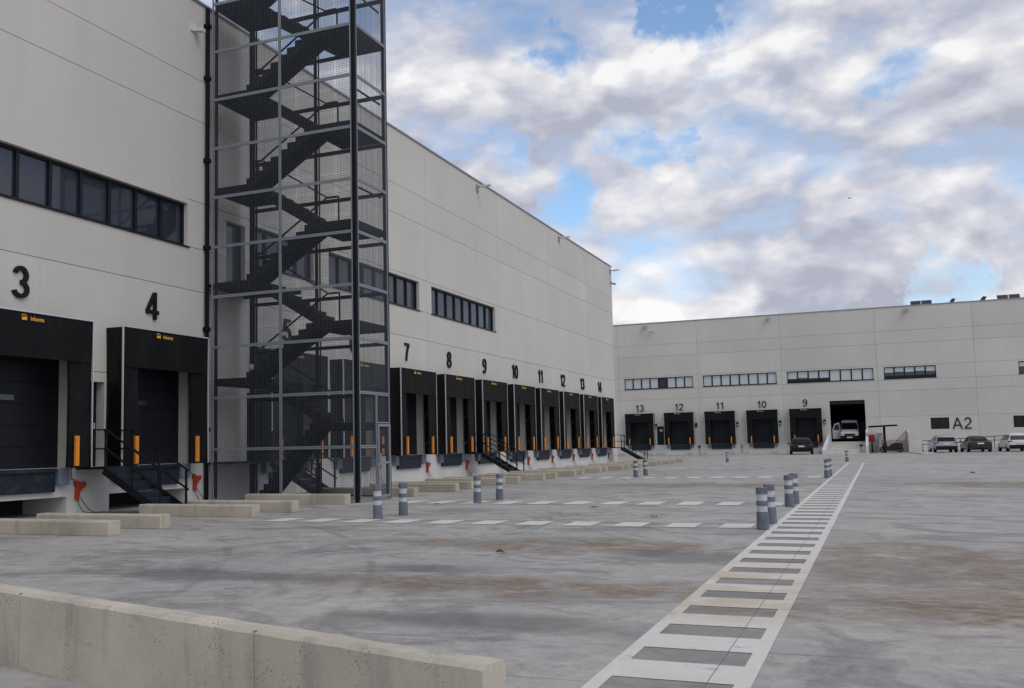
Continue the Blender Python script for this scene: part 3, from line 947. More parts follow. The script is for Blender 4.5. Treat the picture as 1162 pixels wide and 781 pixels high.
for a, b, c, d_ in sq:
    reveal(B, B3, (a, b, c, d_), .15)
    mb = MB(); boxto(mb, B3, a, b, c, d_, .10, .16); w = mb.build('window', 'frame', B)
    mb = MB()
    for k in range(2): boxto(mb, B3, a + .08 + k * .8, a + .78 + k * .8, c + .08, d_ - .08, .08, .099)
    mb.build('pane', 'dglass', w)
for n, x_ in docksB.items(): dock_door(B, B3, x_, n == 10)
reveal(B, B3, (-22.3, -21.4, 1.12, 3.15), .15)
mb = MB(); boxto(mb, B3, -22.3, -21.4, 1.12, 3.15, .1, .16); d = mb.build('service_door', 'frame', B)
mb = MB(); boxto(mb, B3, -22.0, -21.72, 2.6, 2.8, .08, .099); mb.build('notice', 'plate', d)
# garage bay interior and rolled shutter
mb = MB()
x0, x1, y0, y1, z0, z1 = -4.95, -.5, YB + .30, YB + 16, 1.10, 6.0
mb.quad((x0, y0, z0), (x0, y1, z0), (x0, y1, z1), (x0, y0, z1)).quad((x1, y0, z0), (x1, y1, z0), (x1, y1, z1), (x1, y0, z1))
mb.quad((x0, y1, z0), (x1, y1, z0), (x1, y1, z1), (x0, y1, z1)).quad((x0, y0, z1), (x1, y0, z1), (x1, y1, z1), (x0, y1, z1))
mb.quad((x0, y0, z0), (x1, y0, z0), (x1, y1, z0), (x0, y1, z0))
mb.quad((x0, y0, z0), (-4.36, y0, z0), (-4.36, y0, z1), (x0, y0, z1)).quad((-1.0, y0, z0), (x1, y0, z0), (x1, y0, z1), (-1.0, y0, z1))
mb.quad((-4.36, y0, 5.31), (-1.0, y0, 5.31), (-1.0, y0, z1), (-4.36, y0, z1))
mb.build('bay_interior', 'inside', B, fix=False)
reveal(B, B3, (-4.36, -1.0, 1.10, 5.31), .30)
mb = MB(); boxto(mb, B3, -4.35, -1.01, 4.95, 5.305, .12, .2)
for k in range(4): boxto(mb, B3, -4.34, -1.02, 4.93 + k * .09, 4.99 + k * .09, .10, .119)
mb.build('roller_shutter', 'lev', B)
mb = MB()
for k in range(9): boxto(mb, B3, -1.95, -1.1, 1.2 + k * .22, 1.36 + k * .22, 3.0, 3.05)
mb.build('side_shutter', 'lev', B)

# shelters of building B face the viewer
bp = None
for n, x_ in docksB.items():
    o = copy_tree(sp)
    if bp is None:
        for ch in list(o.children):
            if ch.name.split('.')[0] in ('lettering', 'emblem'): bpy.data.objects.remove(ch)
        logo(o, m='logow')
        bp = o
    else:
        bpy.data.objects.remove(o) if False else None
        for ch in list(o.children):
            if ch.name.split('.')[0] in ('lettering', 'emblem'): bpy.data.objects.remove(ch)
        logo(o, m='logow')
    o.location = (x_, YB, 0); o.rotation_euler = (0, 0, R(-90)); o.scale = (1, .955, 1)
    o['label'] = 'black dock shelter on the far pale warehouse under number %d' % n
    if n == 9: o['label'] = 'black dock shelter behind the parked black car on the far side, under number 9'
    o['group'] = 'dock shelters on the far warehouse'; o['category'] = 'dock shelter'
    number(str(n), (x_, YB - .035, 4.83), (R(90), 0, 0), 1.0, 'black numeral %d on the far pale warehouse above its dock' % n, 'dock numbers on the far warehouse', stroke=.11)
number('A2', (7.72, YB - .035, 2.12), (R(90), 0, 0), 1.0, 'large black letters A2 on the far warehouse wall above the parked cars', None, H=1.16, stroke=.10, wide=1.0)
# dock traffic lights
for x_, on, lb in ((-22.36, 1, 'right of dock 13'), (-18.0, 0, 'right of dock 12, unlit'), (-13.65, 1, 'right of dock 11'), (-9.28, 1, 'right of dock 10'), (-4.9, 1, 'right of dock 9')):
    t_ = empty('signal_light', (x_, YB, 3.2), label='small dock signal box on the far wall, ' + lb, cat='signal light', group='dock signal lights on the far warehouse')
    MB().box(-.11, .11, -.16, -.002, -.22, .22).build('housing', 'trim', t_)
    MB().tube([(0, -.162, -.09), (0, -.19, -.09)], .085, 12).build('lower_lens', 'green' if on else 'dglass', t_)
    MB().tube([(0, -.162, .11), (0, -.19, .11)], .08, 12).build('upper_lens', 'dglass', t_)
for x_, lb in ((-27.0, 'far left corner of the far wall'), (-17.75, 'right of dock 12'), (-13.3, 'right of dock 11')):
    z = 2.6 if x_ < -20 else .85
    t_ = empty('socket_box', (x_, YB, z), label='small %s socket box on the far wall, ' % ('grey' if 'dock 11' in lb else 'dark') + lb, cat='socket box')
    MB().box(-.1, .1, -.14, -.002, -.12, .14).build('box', 'trim' if x_ != -13.3 else 'lampg', t_, bevel=.01)
    MB().tube([(0, -.07, -.12), (.02, -.07, -z + .02)], .02, 6).build('cable', 'cable', t_)
# flood lamps on building B
for x_, lb in ((-23.2, 'left end, above dock 13'), (-10.06, 'middle, above dock 10'), (3.35, 'right part, left of the roof solar panels')):
    t_ = empty('wall_lamp', (x_, YB, 14.25), label='grey hooded lamp on the far warehouse, ' + lb, cat='wall lamp')
    MB().box(-.1, .1, -.12, -.002, -.1, .15).build('wall_plate', 'lampg', t_)
    mb = MB().prism([(-.60, -.22), (-.1, -.02), (-.1, .14), (-.5, .0)], 'x', -.2, .2); mb.build('lamp_head', 'lampg', t_)
t_ = empty('wall_lamp', (-22.5, YB, 13.75), label='white floodlight high on the far warehouse near its left end', cat='wall lamp')
MB().box(-.05, .05, -.3, -.002, -.03, .05).build('arm', 'lampg', t_)
mb = MB().box(-.27, .27, -.75, -.3, -.07, .07); mb.build('lamp_head', 'lampw', t_, bevel=.015)
# rooftop solar panels
def pv(x_, label, side=False, rz=0):
    t_ = empty('solar_panel', (x_, YB + 1.6, ROOF - .35), rz, label=label, cat='solar panel')
    mb = MB().quad((-.48, 0, .45), (.48, 0, .45), (.48, .35, 1.0), (-.48, .35, 1.0))
    mb.quad((-.48, .03, .43), (.48, .03, .43), (.48, .38, .98), (-.48, .38, .98))
    mb.build('cell_field', 'pv', t_, fix=False)
    mb = MB()
    for a, b in (((-.49, -.01, .44), (.49, -.01, .44)), ((-.49, .36, 1.01), (.49, .36, 1.01)), ((-.49, -.01, .44), (-.49, .36, 1.01)), ((.49, -.01, .44), (.49, .36, 1.01))): mb.bar(a, b, .04)
    for s in (-.4, .4): mb.bar((s, .0, 0), (s, .0, .45), .04); mb.bar((s, .37, 0), (s, .37, 1.0), .04)
    mb.build('frame', 'alu', t_)
pv(4.32, 'dark solar panel on the far roof, left one of the left pair'); pv(5.33, 'dark solar panel on the far roof, right one of the left pair')
pv(12.15, 'dark solar panel on the far roof, left one of the right pair'); pv(13.18, 'dark solar panel on the far roof, right one of the right pair')
def rack(x_, label, sc):
    t_ = empty('panel_rack', (x_, YB + 1.6, ROOF - .35), label=label, cat='panel rack')
    mb = MB().prism([(-.32, .40), (.12, .98), (.42, .92), (.22, .50)], 'y', -.04, .0)
    mb.build('tilted_panel', 'pv', t_)
    mb = MB().bar((-.3, 0, 0), (-.3, 0, .5), .05).bar((.1, 0, 0), (.15, 0, .7), .05).bar((-.35, 0, .42), (.35, 0, .46), .05)
    mb.build('leg', 'alu', t_)
    t_.scale = (sc, 1, 1)
rack(7.55, 'tilted panel rack on the far roof between the two solar pairs', 1.0)
rack(10.3, 'tilted panel rack just left of the right solar pair on the far roof', 1.1)

# ---- vehicle ramp into the garage bay
rp = empty('ramp', label='pale concrete ramp between low side walls climbing to the open bay with the van', cat='ramp')
mb = MB().prism([(96.5, .012), (YB - .01, 1.08), (YB - .01, -.05), (96.5, -.05)], 'x', -4.45, -1.02); mb.build('slope', 'ramp', rp)
mb = MB().prism([(95.8, -.05), (95.8, .42), (YB - .012, 1.75), (YB - .012, -.05)], 'x', -4.75, -4.452); mb.build('side_wall', 'plinth', rp)
mb = MB().prism([(96.8, -.05), (96.8, .75), (103.5, 2.25), (YB - .012, 2.3), (YB - .012, -.05)], 'x', -1.018, -.80); mb.build('side_wall', 'plinth', rp)
# ---- entrance steps between two thin white walls
es = empty('entrance_steps', (0, 0, 0), label='brown steps between two thin white walls behind the parked motorcycle', cat='steps')
for a, b in ((.12, .34), (2.68, 2.92)):
    mb = MB().prism([(101.5, -.05), (101.5, 1.9), (YB - .014, 2.0), (YB - .014, -.05)], 'x', a, b); mb.build('side_wall', 'plinth', es)
mb = MB()
for k in range(7): mb.box(.345, 2.675, 102.6 + k * .32, 102.6 + (k + 1) * .32 - .001, -.02, .17 * (k + 1))
mb.box(.345, 2.675, 102.6 + 7 * .32, YB - .016, -.02, 1.19)
mb.build('step', 'wood', es)
mb = MB()
mb.bar((2.6, 104.6, 1.19), (2.6, 104.6, 2.1), .05).bar((1.7, 104.4, 1.05), (2.6, 104.6, 2.05), .04).bar((.42, 102.7, .2), (.42, 102.7, 1.9), .05)
mb.build('handrail', 'steel', es)
# ---- pedestrian ramp with railing behind the cars
pr = empty('pedestrian_ramp', (0, 0, 0), label='low walkway ramp with long dark railing behind the parked cars', cat='ramp')
mb = MB().prism([(4.2, -.02), (22, -.02), (22, .9), (4.2, .02)], 'y', 104.2, YB - .02); mb.build('slope', 'ramp', pr)
mb = MB()
for dz in (0, -.36):
    mb.bar((3.9, 104.3, 1.03 + dz), (22, 104.3, 1.98 + dz), .06)
for x_ in (4.6, 7.3, 10.1, 12.9, 15.7): mb.bar((x_, 104.3, .0), (x_, 104.3, 1.03 + (x_ - 3.9) * .0525), .06)
mb.build('railing', 'steel', pr)

# ---- red box on post
t_ = empty('hose_box', (-.52, 104.5, 0), label='red box on a dark post between the ramp wall and the motorcycle', cat='red box')
MB().box(-.28, .28, -.15, .15, 1.0, 1.75).build('box', 'red', t_, bevel=.02)
MB().box(-.07, .07, -.07, .07, 0, .999).build('post', 'steel', t_)
# ---- T-shaped canopy
t_ = empty('canopy', (.62, 101.0, 0), label='dark T shaped canopy on a single post beside the motorcycle', cat='canopy')
MB().box(-.11, .11, -.11, .11, 0, 2.44).build('post', 'steel', t_)
mb = MB().prism([(-1.35, 2.40), (1.15, 2.50), (1.18, 2.62), (1.0, 2.64), (-1.2, 2.56), (-1.4, 2.52)], 'y', -.9, .9); mb.build('roof_panel', 'steel', t_)
# debris at the foot of the ramp wall
t_ = empty('hydrant', (-1.42, 97.4, 0), label='small dark valve standing at the foot of the ramp right wall', cat='valve')
MB().tube([(0, 0, 0), (0, 0, .75)], [.09, .06], 8).build('stem', 'lampg', t_)
MB().tube([(-.14, 0, .72), (.16, 0, .78)], .09, 8).build('wheel', 'trim', t_)

# ================================================================== VEHICLES
def wheel(parent, x, y, r, w):
    mb = MB().tube([(x - w / 2, y, r), (x - w / 2 + .02, y, r), (x + w / 2 - .02, y, r), (x + w / 2, y, r)], [r * .93, r, r, r * .93], 20)
    o = mb.build('wheel', 'tyre', parent)
    s = 1 if x > 0 else -1
    mb = MB().tube([(x + s * w / 2, y, r), (x + s * (w / 2 + .012), y, r)], [r * .66, r * .60], 16); mb.build('rim', 'rim', o)

def loft(secs, name, m, parent):
    """secs: list of (y, [(x, z), ...half ring from bottom centre to top centre])"""
    mb = MB(); n = len(secs[0][1])
    for y, ring in secs:
        for x, z in ring: mb.v.append((x, y, z))
        for x, z in ring[::-1][1:-1]: mb.v.append((-x, y, z))
    N = 2 * n - 2
    for k in range(len(secs) - 1):
        for j in range(N):
            a = k * N + j; b = k * N + (j + 1) % N
            mb.f.append((a, b, b + N, a + N))
    mb.f.append(tuple(range(N))); mb.f.append(tuple((len(secs) - 1) * N + j for j in range(N)))
    o = mb.build(name, m, parent, bevel=.07); o.modifiers[0].segments = 3; o.data.shade_smooth(); return o

def car(loc, rz, paint_, H, W, L, label, style, group=None):
    """rear of the car faces local -y"""
    t_ = empty('parked_car', loc, rz, label=label, cat='car', group=group)
    hw = W / 2; b0 = .28 if style != 'sedan' else .22
    belt = H * .60; r = .34
    def ring(w, zb, zs, wb, zt, wt):
        e_ = (zt - zs) * .14
        return [(0, zb), (w * .86, zb), (w, zb + .16), (w, (zb + zs) / 2 + .06), (wb, zs), (wt * 1.0, zt - e_), (wt * .84, zt), (0, zt + .02)]
    if style == 'suv':
        S_ = [(0.0, ring(hw * .88, b0 + .16, belt * .95, hw * .86, belt * .96, hw * .8)), (.12, ring(hw * .96, b0, belt, hw * .92, belt + .02, hw * .84)),
              (.40, ring(hw, b0 - .04, belt, hw * .96, H * .90, hw * .72)), (.75, ring(hw, b0 - .04, belt, hw * .97, H * .985, hw * .71)), (2.0, ring(hw, b0 - .04, belt * .99, hw * .97, H, hw * .72)),
              (L * .63, ring(hw, b0 - .04, belt * .98, hw * .96, H * .95, hw * .70)), (L * .76, ring(hw, b0 - .02, belt * .96, hw * .93, belt * 1.0, hw * .8)), (L * .93, ring(hw * .95, b0, belt * .82, hw * .86, belt * .84, hw * .7)), (L, ring(hw * .8, b0 + .08, belt * .62, hw * .7, belt * .64, hw * .6))]
    elif style == 'sedan':
        S_ = [(0.0, ring(hw * .88, b0 + .14, belt * 1.0, hw * .86, belt * 1.02, hw * .8)), (.14, ring(hw * .97, b0, belt * 1.06, hw * .90, belt * 1.10, hw * .80)),
              (.62, ring(hw, b0 - .03, belt * 1.04, hw * .93, belt * 1.14, hw * .76)), (1.35, ring(hw, b0 - .03, belt, hw * .95, H * .97, hw * .66)), (2.2, ring(hw, b0 - .03, belt, hw * .95, H, hw * .66)),
              (L * .60, ring(hw, b0 - .03, belt * .98, hw * .95, H * .95, hw * .66)), (L * .73, ring(hw, b0 - .02, belt * .96, hw * .93, belt * 1.0, hw * .8)), (L * .93, ring(hw * .95, b0, belt * .84, hw * .86, belt * .86, hw * .7)), (L, ring(hw * .8, b0 + .08, belt * .62, hw * .7, belt * .64, hw * .6))]
    o = loft(S_, 'body', paint_, t_)
    # rear bumper and glass follow the lofted faces
    mb = MB().box(-hw * .90, hw * .90, -.05, .10, b0 - .02, b0 + .30); mb.build('bumper', 'trim' if style == 'suv' else paint_, t_, bevel=.03)
    def rear_pt(x, tt, k0, k1):
        (ya, ra), (yb, rb) = S_[k0], S_[k1]
        z = ra[5][1] + (rb[5][1] - ra[5][1]) * tt; y = ya + (yb - ya) * tt
        return (x, y - .05, z + .035)
    k0, k1 = (1, 2) if style == 'suv' else (2, 3)
    wa, wb = (.80, .68) if style == 'suv' else (.72, .62)
    ta, tb = (.06, .93) if style == 'suv' else (.08, .92)
    MB().quad(rear_pt(-hw * wa, ta, k0, k1), rear_pt(hw * wa, ta, k0, k1), rear_pt(hw * wb, tb, k0, k1), rear_pt(-hw * wb, tb, k0, k1)).build('rear_window', 'dglass', t_, fix=False)
    for s in (-1, 1):
        mb = MB()
        idx = [2, 3, 4, 5] if style == 'suv' else [3, 4, 5]
        pts_b, pts_t = [], []
        for k in idx:
            y, rg = S_[k]
            (x4, z4), (x5, z5) = rg[4], rg[5]
            pts_b.append((s * (x4 + (x5 - x4) * .10 + .012), y, z4 + (z5 - z4) * .10)); pts_t.append((s * (x4 + (x5 - x4) * .88 + .012), y, z4 + (z5 - z4) * .88))
        for i in range(len(idx) - 1): mb.quad(pts_b[i], pts_b[i + 1], pts_t[i + 1], pts_t[i])
        y, rg = S_[idx[-1] + 1]
        mb.quad(pts_b[-1], (s * (rg[4][0] + .004), y - .25, rg[4][1] + .04), (s * (rg[4][0] + .004), y - .25, rg[4][1] + .06), pts_t[-1])
        mb.build('side_window', 'dglass', t_, fix=False)
        zt = belt * .93 if style == 'suv' else belt * .98
        mb = MB().box(s * hw * .82 - .15, s * hw * .82 + .15, -.02, .16, zt - .06, zt + .05)
        mb.build('tail_light', 'tail', t_, bevel=.02)
        mb = MB().box(s * (hw + .10) - .09, s * (hw + .10) + .09, L * .66, L * .66 + .12, belt * .98, belt * .98 + .16); mb.build('mirror', paint_, t_, bevel=.03)
        for y in (.82, L - .85): wheel(t_, s * (hw - .11), y, r, .22)
    y, rg = S_[5]; y2, rg2 = S_[6]
    MB().quad((-hw * .74, y2 - .1, rg2[5][1] + .06), (hw * .74, y2 - .1, rg2[5][1] + .06), (hw * .64, y + .06, rg[5][1] - .0), (-hw * .64, y + .06, rg[5][1] - .0)).build('windscreen', 'dglass', t_, fix=False)
    zp = b0 + .42 if style == 'suv' else belt * .82
    mb = MB().box(-.26, .26, -.075, -.03, zp, zp + .12); mb.build('number_plate', 'plate', t_)
    mb = MB().box(-hw * .55, hw * .55, -.062, -.04, b0 + .06, b0 + .16); mb.build('lower_trim', 'trim', t_)
    return t_
gcar = 'cars parked in a row under the A2 wall'
car((5.58, 96.2, 0), R(6), 'silver', 1.58, 1.92, 4.2, 'silver SUV seen from behind, left of the dark grey sedan', 'suv', gcar)
car((8.33, 97.2, 0), R(6), 'darkcar', 1.42, 1.92, 4.6, 'dark grey sedan seen from behind, between the silver and the white car', 'sedan', gcar)
car((11.35, 96.6, 0), R(6), 'white', 1.62, 1.98, 4.5, 'white SUV seen from behind, cut off by the right edge', 'suv', gcar)
car((-6.62, 97.2, 0), R(4), 'blackcar', 1.60, 2.10, 4.3, 'black car parked in front of dock 9 of the far warehouse', 'suv')

# van in the open bay
t_ = empty('delivery_van', (-2.62, YB + 1.0, 1.10), label='white delivery van facing out of the open bay, front door ajar', cat='van')
hw = .92
def vr(w, zb, zs, wb, zt, wt): return [(0, zb), (w * .9, zb), (w, zb + .15), (w, (zb + zs) / 2), (wb, zs), (wt, zt), (0, zt + .03)]
VS = [(0, vr(hw * .86, .32, .82, hw * .82, .86, hw * .7)), (.10, vr(hw * .96, .22, .98, hw * .90, 1.02, hw * .75)), (.45, vr(hw, .2, 1.12, hw * .94, 1.16, hw * .82)), (.95, vr(hw, .2, 1.2, hw * .97, 1.92, hw * .80)), (1.35, vr(hw, .2, 1.2, hw, 2.22, hw * .84)), (5.2, vr(hw, .2, 1.2, hw, 2.28, hw * .88)), (5.3, vr(hw * .97, .25, 1.2, hw * .97, 2.2, hw * .85))]
loft(VS, 'body', 'white', t_)
MB().quad((-hw * .86, .43, 1.27), (hw * .86, .43, 1.27), (hw * .78, .88, 1.94), (-hw * .78, .88, 1.94)).build('windscreen', 'dglass', t_, fix=False)
mb = MB().box(-hw * .94, hw * .94, -.06, .12, .2, .60); mb.build('bumper', 'trim', t_, bevel=.04)
mb = MB().box(-hw * .55, hw * .55, -.03, .06, .62, .80); mb.build('grille', 'trim', t_)
for s in (-1, 1):
    mb = MB().prism([(s * hw * .58, .66), (s * hw * .93, .70), (s * hw * .93, 1.0), (s * hw * .70, .90)], 'y', -.02, .18); mb.build('headlight', 'head', t_)
    mb = MB().box(s * (hw + .13) - .1, s * (hw + .13) + .1, .85, .95, 1.15, 1.5); mb.build('mirror', 'trim', t_, bevel=.02)
    for y in (.75, 4.3): wheel(t_, s * (hw - .1), y, .33, .2)
mb = MB().box(-.27, .27, -.085, -.062, .36, .48); mb.build('number_plate', 'plate', t_)
mb = MB()   # open door, hinged at the front left corner seen from outside
hx, hy = -hw - .01, 1.0
dx, dy = -.74, -.35
mb.prism([(0, .3), (1, .3), (1, 1.25), (.72, 1.85), (.1, 2.0), (0, 1.3)], 'y', -.03, .03)
dd = mb.build('door', 'white', t_)
dd.location = (hx, hy - .1, 0); dd.rotation_euler = (0, 0, math.atan2(-.38, -.74)); dd.scale = (.82, 1, 1)
mb = MB().prism([(.12, 1.22), (.88, 1.2), (.66, 1.72), (.16, 1.84)], 'y', -.04, .04); gw = mb.build('pane', 'dglass', dd)

# motorcycle
t_ = empty('motorcycle', (1.15, 99.6, 0), R(0), label='black scooter style motorcycle parked side-on under the dark canopy', cat='motorcycle')
for x_ in (-.72, .72):
    mb = MB()
    n = 24
    for k in range(n):
        a0, a1 = 2 * math.pi * k / n, 2 * math.pi * (k + 1) / n
        mb.bar((x_ + .24 * math.cos(a0), 0, .32 + .24 * math.sin(a0)), (x_ + .24 * math.cos(a1), 0, .32 + .24 * math.sin(a1)), .12, .15, up=(0, 1, 0))
    o = mb.build('wheel', 'tyre', t_)
    mb = MB().tube([(x_, -.04, .32), (x_, .04, .32)], .10, 12)
    for k in range(6):
        a = k * math.pi / 3; mb.bar((x_, 0, .32), (x_ + .22 * math.cos(a), 0, .32 + .22 * math.sin(a)), .03)
    mb.build('rim', 'trim', o)
mb = MB().prism([(-.62, .22), (.45, .18), (.60, .42), (.95, .60), (1.02, .84), (.30, .80), (-.05, .78), (-.20, .60), (-.36, .66), (-.40, 1.02), (-.60, 1.08), (-.78, .62), (-.55, .55)], 'y', -.17, .17); mb.build('body', 'blackcar', t_, bevel=.04)
mb = MB().prism([(-.04, .74), (.35, .80), (.90, .85), (.98, .93), (.40, .92), (.05, .84)], 'y', -.15, .15); mb.build('seat', 'trim', t_, bevel=.03)
mb = MB().tube([(-.72, -.06, .32), (-.52, -.06, 1.0)], .03, 8).tube([(-.72, .06, .32), (-.52, .06, 1.0)], .03, 8); mb.build('fork', 'steel', t_)
mb = MB().tube([(-.45, -.34, 1.05), (-.52, -.1, 1.05), (-.52, .1, 1.05), (-.45, .34, 1.05)], .022, 8); mb.build('handlebar', 'steel', t_)
mb = MB().prism([(-.62, 1.0), (-.50, .98), (-.46, 1.30), (-.52, 1.34)], 'y', -.15, .15); mb.build('windshield', 'dglass', t_)
mb = MB().tube([(.2, -.16, .30), (.92, -.18, .44)], [.04, .055], 10); mb.build('exhaust', 'steel', t_)
mb = MB().bar((.1, .1, .28), (.2, .25, .01), .03); mb.build('kickstand', 'steel', t_)

# ================================================================== BOLLARDS
def bollard_proto():
    t_ = empty('bollard')
    h = .68
    def ring(z0, z1, r0, r1): return [(r0, z0), (r1, z1)]
    MB().lathe([(.096, 0), (.100, .01), (.094, h * .415), (.090, h * .42)], 28).build('base_section', 'bgrey', t_, smooth=False)
    MB().lathe([(.083, h * .42), (.083, h * .56)], 28).build('reflective_band', 'bwhite', t_)
    MB().lathe([(.087, h * .56), (.093, h * .565), (.093, h * .675), (.087, h * .68)], 28).build('middle_section', 'bgrey', t_)
    MB().lathe([(.083, h * .68), (.083, h * .84)], 28).build('reflective_band', 'bwhite', t_)
    MB().lathe([(.088, h * .84), (.095, h * .845), (.095, h * .985), (.085, h), (.03, h + .003)], 28).build('cap', 'bgrey', t_)
    return t_
bp_ = bollard_proto()
spots = [(-9.42, 17.72, 'striped grey bollard nearest the stair tower gate'),
         (-9.38, 18.80, 'striped grey bollard right of the one by the stair tower gate'),
         (-9.36, 22.95, 'striped grey bollard before docks 9 and 10, left of its pair'),
         (-9.33, 24.45, 'striped grey bollard before docks 9 and 10, right of its pair'),
         (-1.79, 16.66, 'nearest and largest striped bollard beside the ladder-striped walkway'),
         (-1.77, 17.80, 'striped bollard partly hidden just behind the nearest one at the walkway'),
         (-1.82, 22.30, 'striped bollard beside the walkway, front one of the second pair'),
         (-1.79, 23.40, 'striped bollard beside the walkway, hidden rear one of the second pair'),
         (-1.78, 38.6, 'striped bollard beside the walkway far off, front one of the third pair'),
         (-1.76, 40.1, 'striped bollard beside the walkway far off, hidden rear one of the third pair'),
         (-1.80, 65.0, 'farthest small bollard at the end of the walkway before the ramp'),
         (-9.42, 40.8, 'distant striped bollard below the far end steps, left one of the pair'),
         (-9.40, 42.6, 'distant striped bollard below the far end steps, right one of the pair'),
         (-9.30, 67.2, 'lone distant bollard in front of dock 11 of the far warehouse'),
         (3.62, 94.8, 'thin striped bollard left of the silver car, left one'),
         (3.98, 92.6, 'thin striped bollard left of the silver car, right one')]
for i, (x_, y, lb) in enumerate(spots):
    o = bp_ if i == 0 else copy_tree(bp_)
    o.location = (x_, y, 0); o.rotation_euler = (R(random.uniform(-.8, .8)), R(random.uniform(-.8, .8)), random.uniform(0, 6))
    if lb.startswith('thin'): o.scale = (.7, .7, 1.25)
    tag(o, lb, 'bollard', 'grey and white striped bollards')

# ================================================================== CONCRETE GUIDE BEAMS
def beam_proto():
    mb = MB().prism([(-.15, 0), (.15, 0), (.15, .235), (.13, .26), (-.13, .26), (-.15, .235)], 'x', -3.1, 0)
    o = mb.build('guide_beam', 'beam', None, bevel=.008)
    return o
bmo = beam_proto(); first = True
gA = 'concrete guide beams on the ground in front of the left docks'
desc = {(2, 1): 'nearest concrete guide beam, cut off by the left edge', (3, -1): 'second concrete guide beam from the left, left of dock 3 steps',
        (3, 1): 'concrete guide beam below the black steps between docks 3 and 4', (4, -1): 'concrete guide beam left of dock 4, before the stair tower foot',
        (4, 1): 'concrete guide beam directly under the wide face of the stair tower'}
for n, y in docksA.items():
    for s in (-1, 1):
        if n == 2 and s < 0: continue
        o = bmo if first else bmo.copy()
        if not first: C.objects.link(o)
        first = False
        xe = -12.40 if not (n == 4 and s == 1) else -12.62
        o.location = (xe - random.uniform(0, .12), y + s * 1.45 + .15, .002); o.rotation_euler = (0, 0, R(random.uniform(-.5, .5)))
        lb = desc.get((n, s), 'concrete guide beam on the ground %s dock %d' % ('left of' if s < 0 else 'right of', n))
        tag(o, lb, 'guide beam', gA)
for n, x_ in docksB.items():
    for s in (-1, 1):
        o = bmo.copy(); C.objects.link(o)
        o.location = (x_ + s * 1.45, 102.3, .002); o.rotation_euler = (0, 0, R(-90))
        tag(o, 'concrete guide beam end %s dock %d of the far warehouse' % ('left of' if s < 0 else 'right of', n), 'guide beam', 'concrete guide beams before the far docks')

# ================================================================== GROUND AND MARKINGS
def struct(o): o['kind'] = 'structure'; return o
mb = MB()
mb.quad((-600, -300, 0), (600, -300, 0), (600, 900, 0), (-600, 900, 0))
struct(mb.build('ground', 'yard', None, fix=False))
Z1, Z2 = .004, .008
# ladder walkway
mb = MB()
xa, xb, lw = -1.70, -.76, .10
mb.quad((xa, 1.5, Z1), (xa + lw, 1.5, Z1), (xa + lw, 62, Z1), (xa, 62, Z1))
mb.quad((xb - lw, 1.5, Z1), (xb, 1.5, Z1), (xb, 62, Z1), (xb - lw, 62, Z1))
mb.quad((xa + lw, 61.7, Z1), (xb - lw, 61.7, Z1), (xb - lw, 62, Z1), (xa + lw, 62, Z1))
P_ = .927; y0 = 6.80 - 5 * P_
k = 0
while y0 + k * P_ < 34.5:
    c = y0 + k * P_ + P_ / 2
    mb.quad((xa + lw, c - .25, Z1), (xb - lw, c - .25, Z1), (xb - lw, c + .25, Z1), (xa + lw, c + .25, Z1))
    k += 1
struct(mb.build('walkway_marking', 'paint', None, fix=False))
mb = MB()
yy = y0 + k * P_
while yy < 61.0:
    mb.quad((xa + lw, yy + .12, Z1), (xb - lw, yy + .12, Z1), (xb - lw, yy + P_ - .12, Z1), (xa + lw, yy + P_ - .12, Z1))
    yy += P_
struct(mb.build('walkway_fill_marking', 'worn', None, fix=False))
# dashed crossing strips
def strip(yc, hwid, x0, x1, nm, mt='paint'):
    mb = MB(); th = MB()
    for s in (-1, 1):
        y = yc + s * hwid
        th.quad((x0, y - .03, Z1), (x1, y - .03, Z1), (x1, y + .03, Z1), (x0, y + .03, Z1))
    x_ = x1 - .12
    while x_ - .52 > x0:
        mb.quad((x_ - .52, yc - hwid + .031, Z2), (x_, yc - hwid + .031, Z2), (x_, yc + hwid - .031, Z2), (x_ - .52, yc + hwid - .031, Z2))
        x_ -= .905
    struct(mb.build(nm, mt, None, fix=False)); struct(th.build(nm + '_edge', 'thin', None, fix=False))
strip(17.2, .46, -12.4, -1.88, 'crossing_marking')
strip(23.2, .62, -12.2, -1.90, 'crossing_marking')
strip(39.6, .70, -12.4, -1.90, 'crossing_marking')
strip(51.5, .70, -12.4, -1.90, 'crossing_marking', 'worn')
strip(66.0, .70, -12.4, -1.90, 'crossing_marking', 'worn')
mb = MB()
for y, a, b in ((58.5, 2.0, 30), (80, -30, 30)):
    mb.quad((a, y, Z1), (b, y, Z1), (b, y + .12, Z1), (a, y + .12, Z1))
mb.quad((-12, 27.7, Z1), (-2, 27.2, Z1), (-2, 27.26, Z1), (-12, 27.76, Z1))
struct(mb.build('line_marking', 'worn', None, fix=False))
mb = MB().prism([(2.5, 97), (3.3, 90), (4.4, 90.5), (4.0, 97)], 'z', .004, .10)
o = mb.build('painted_island', 'worn', None); tag(o, 'low white painted island beside the two thin bollards', 'traffic island')

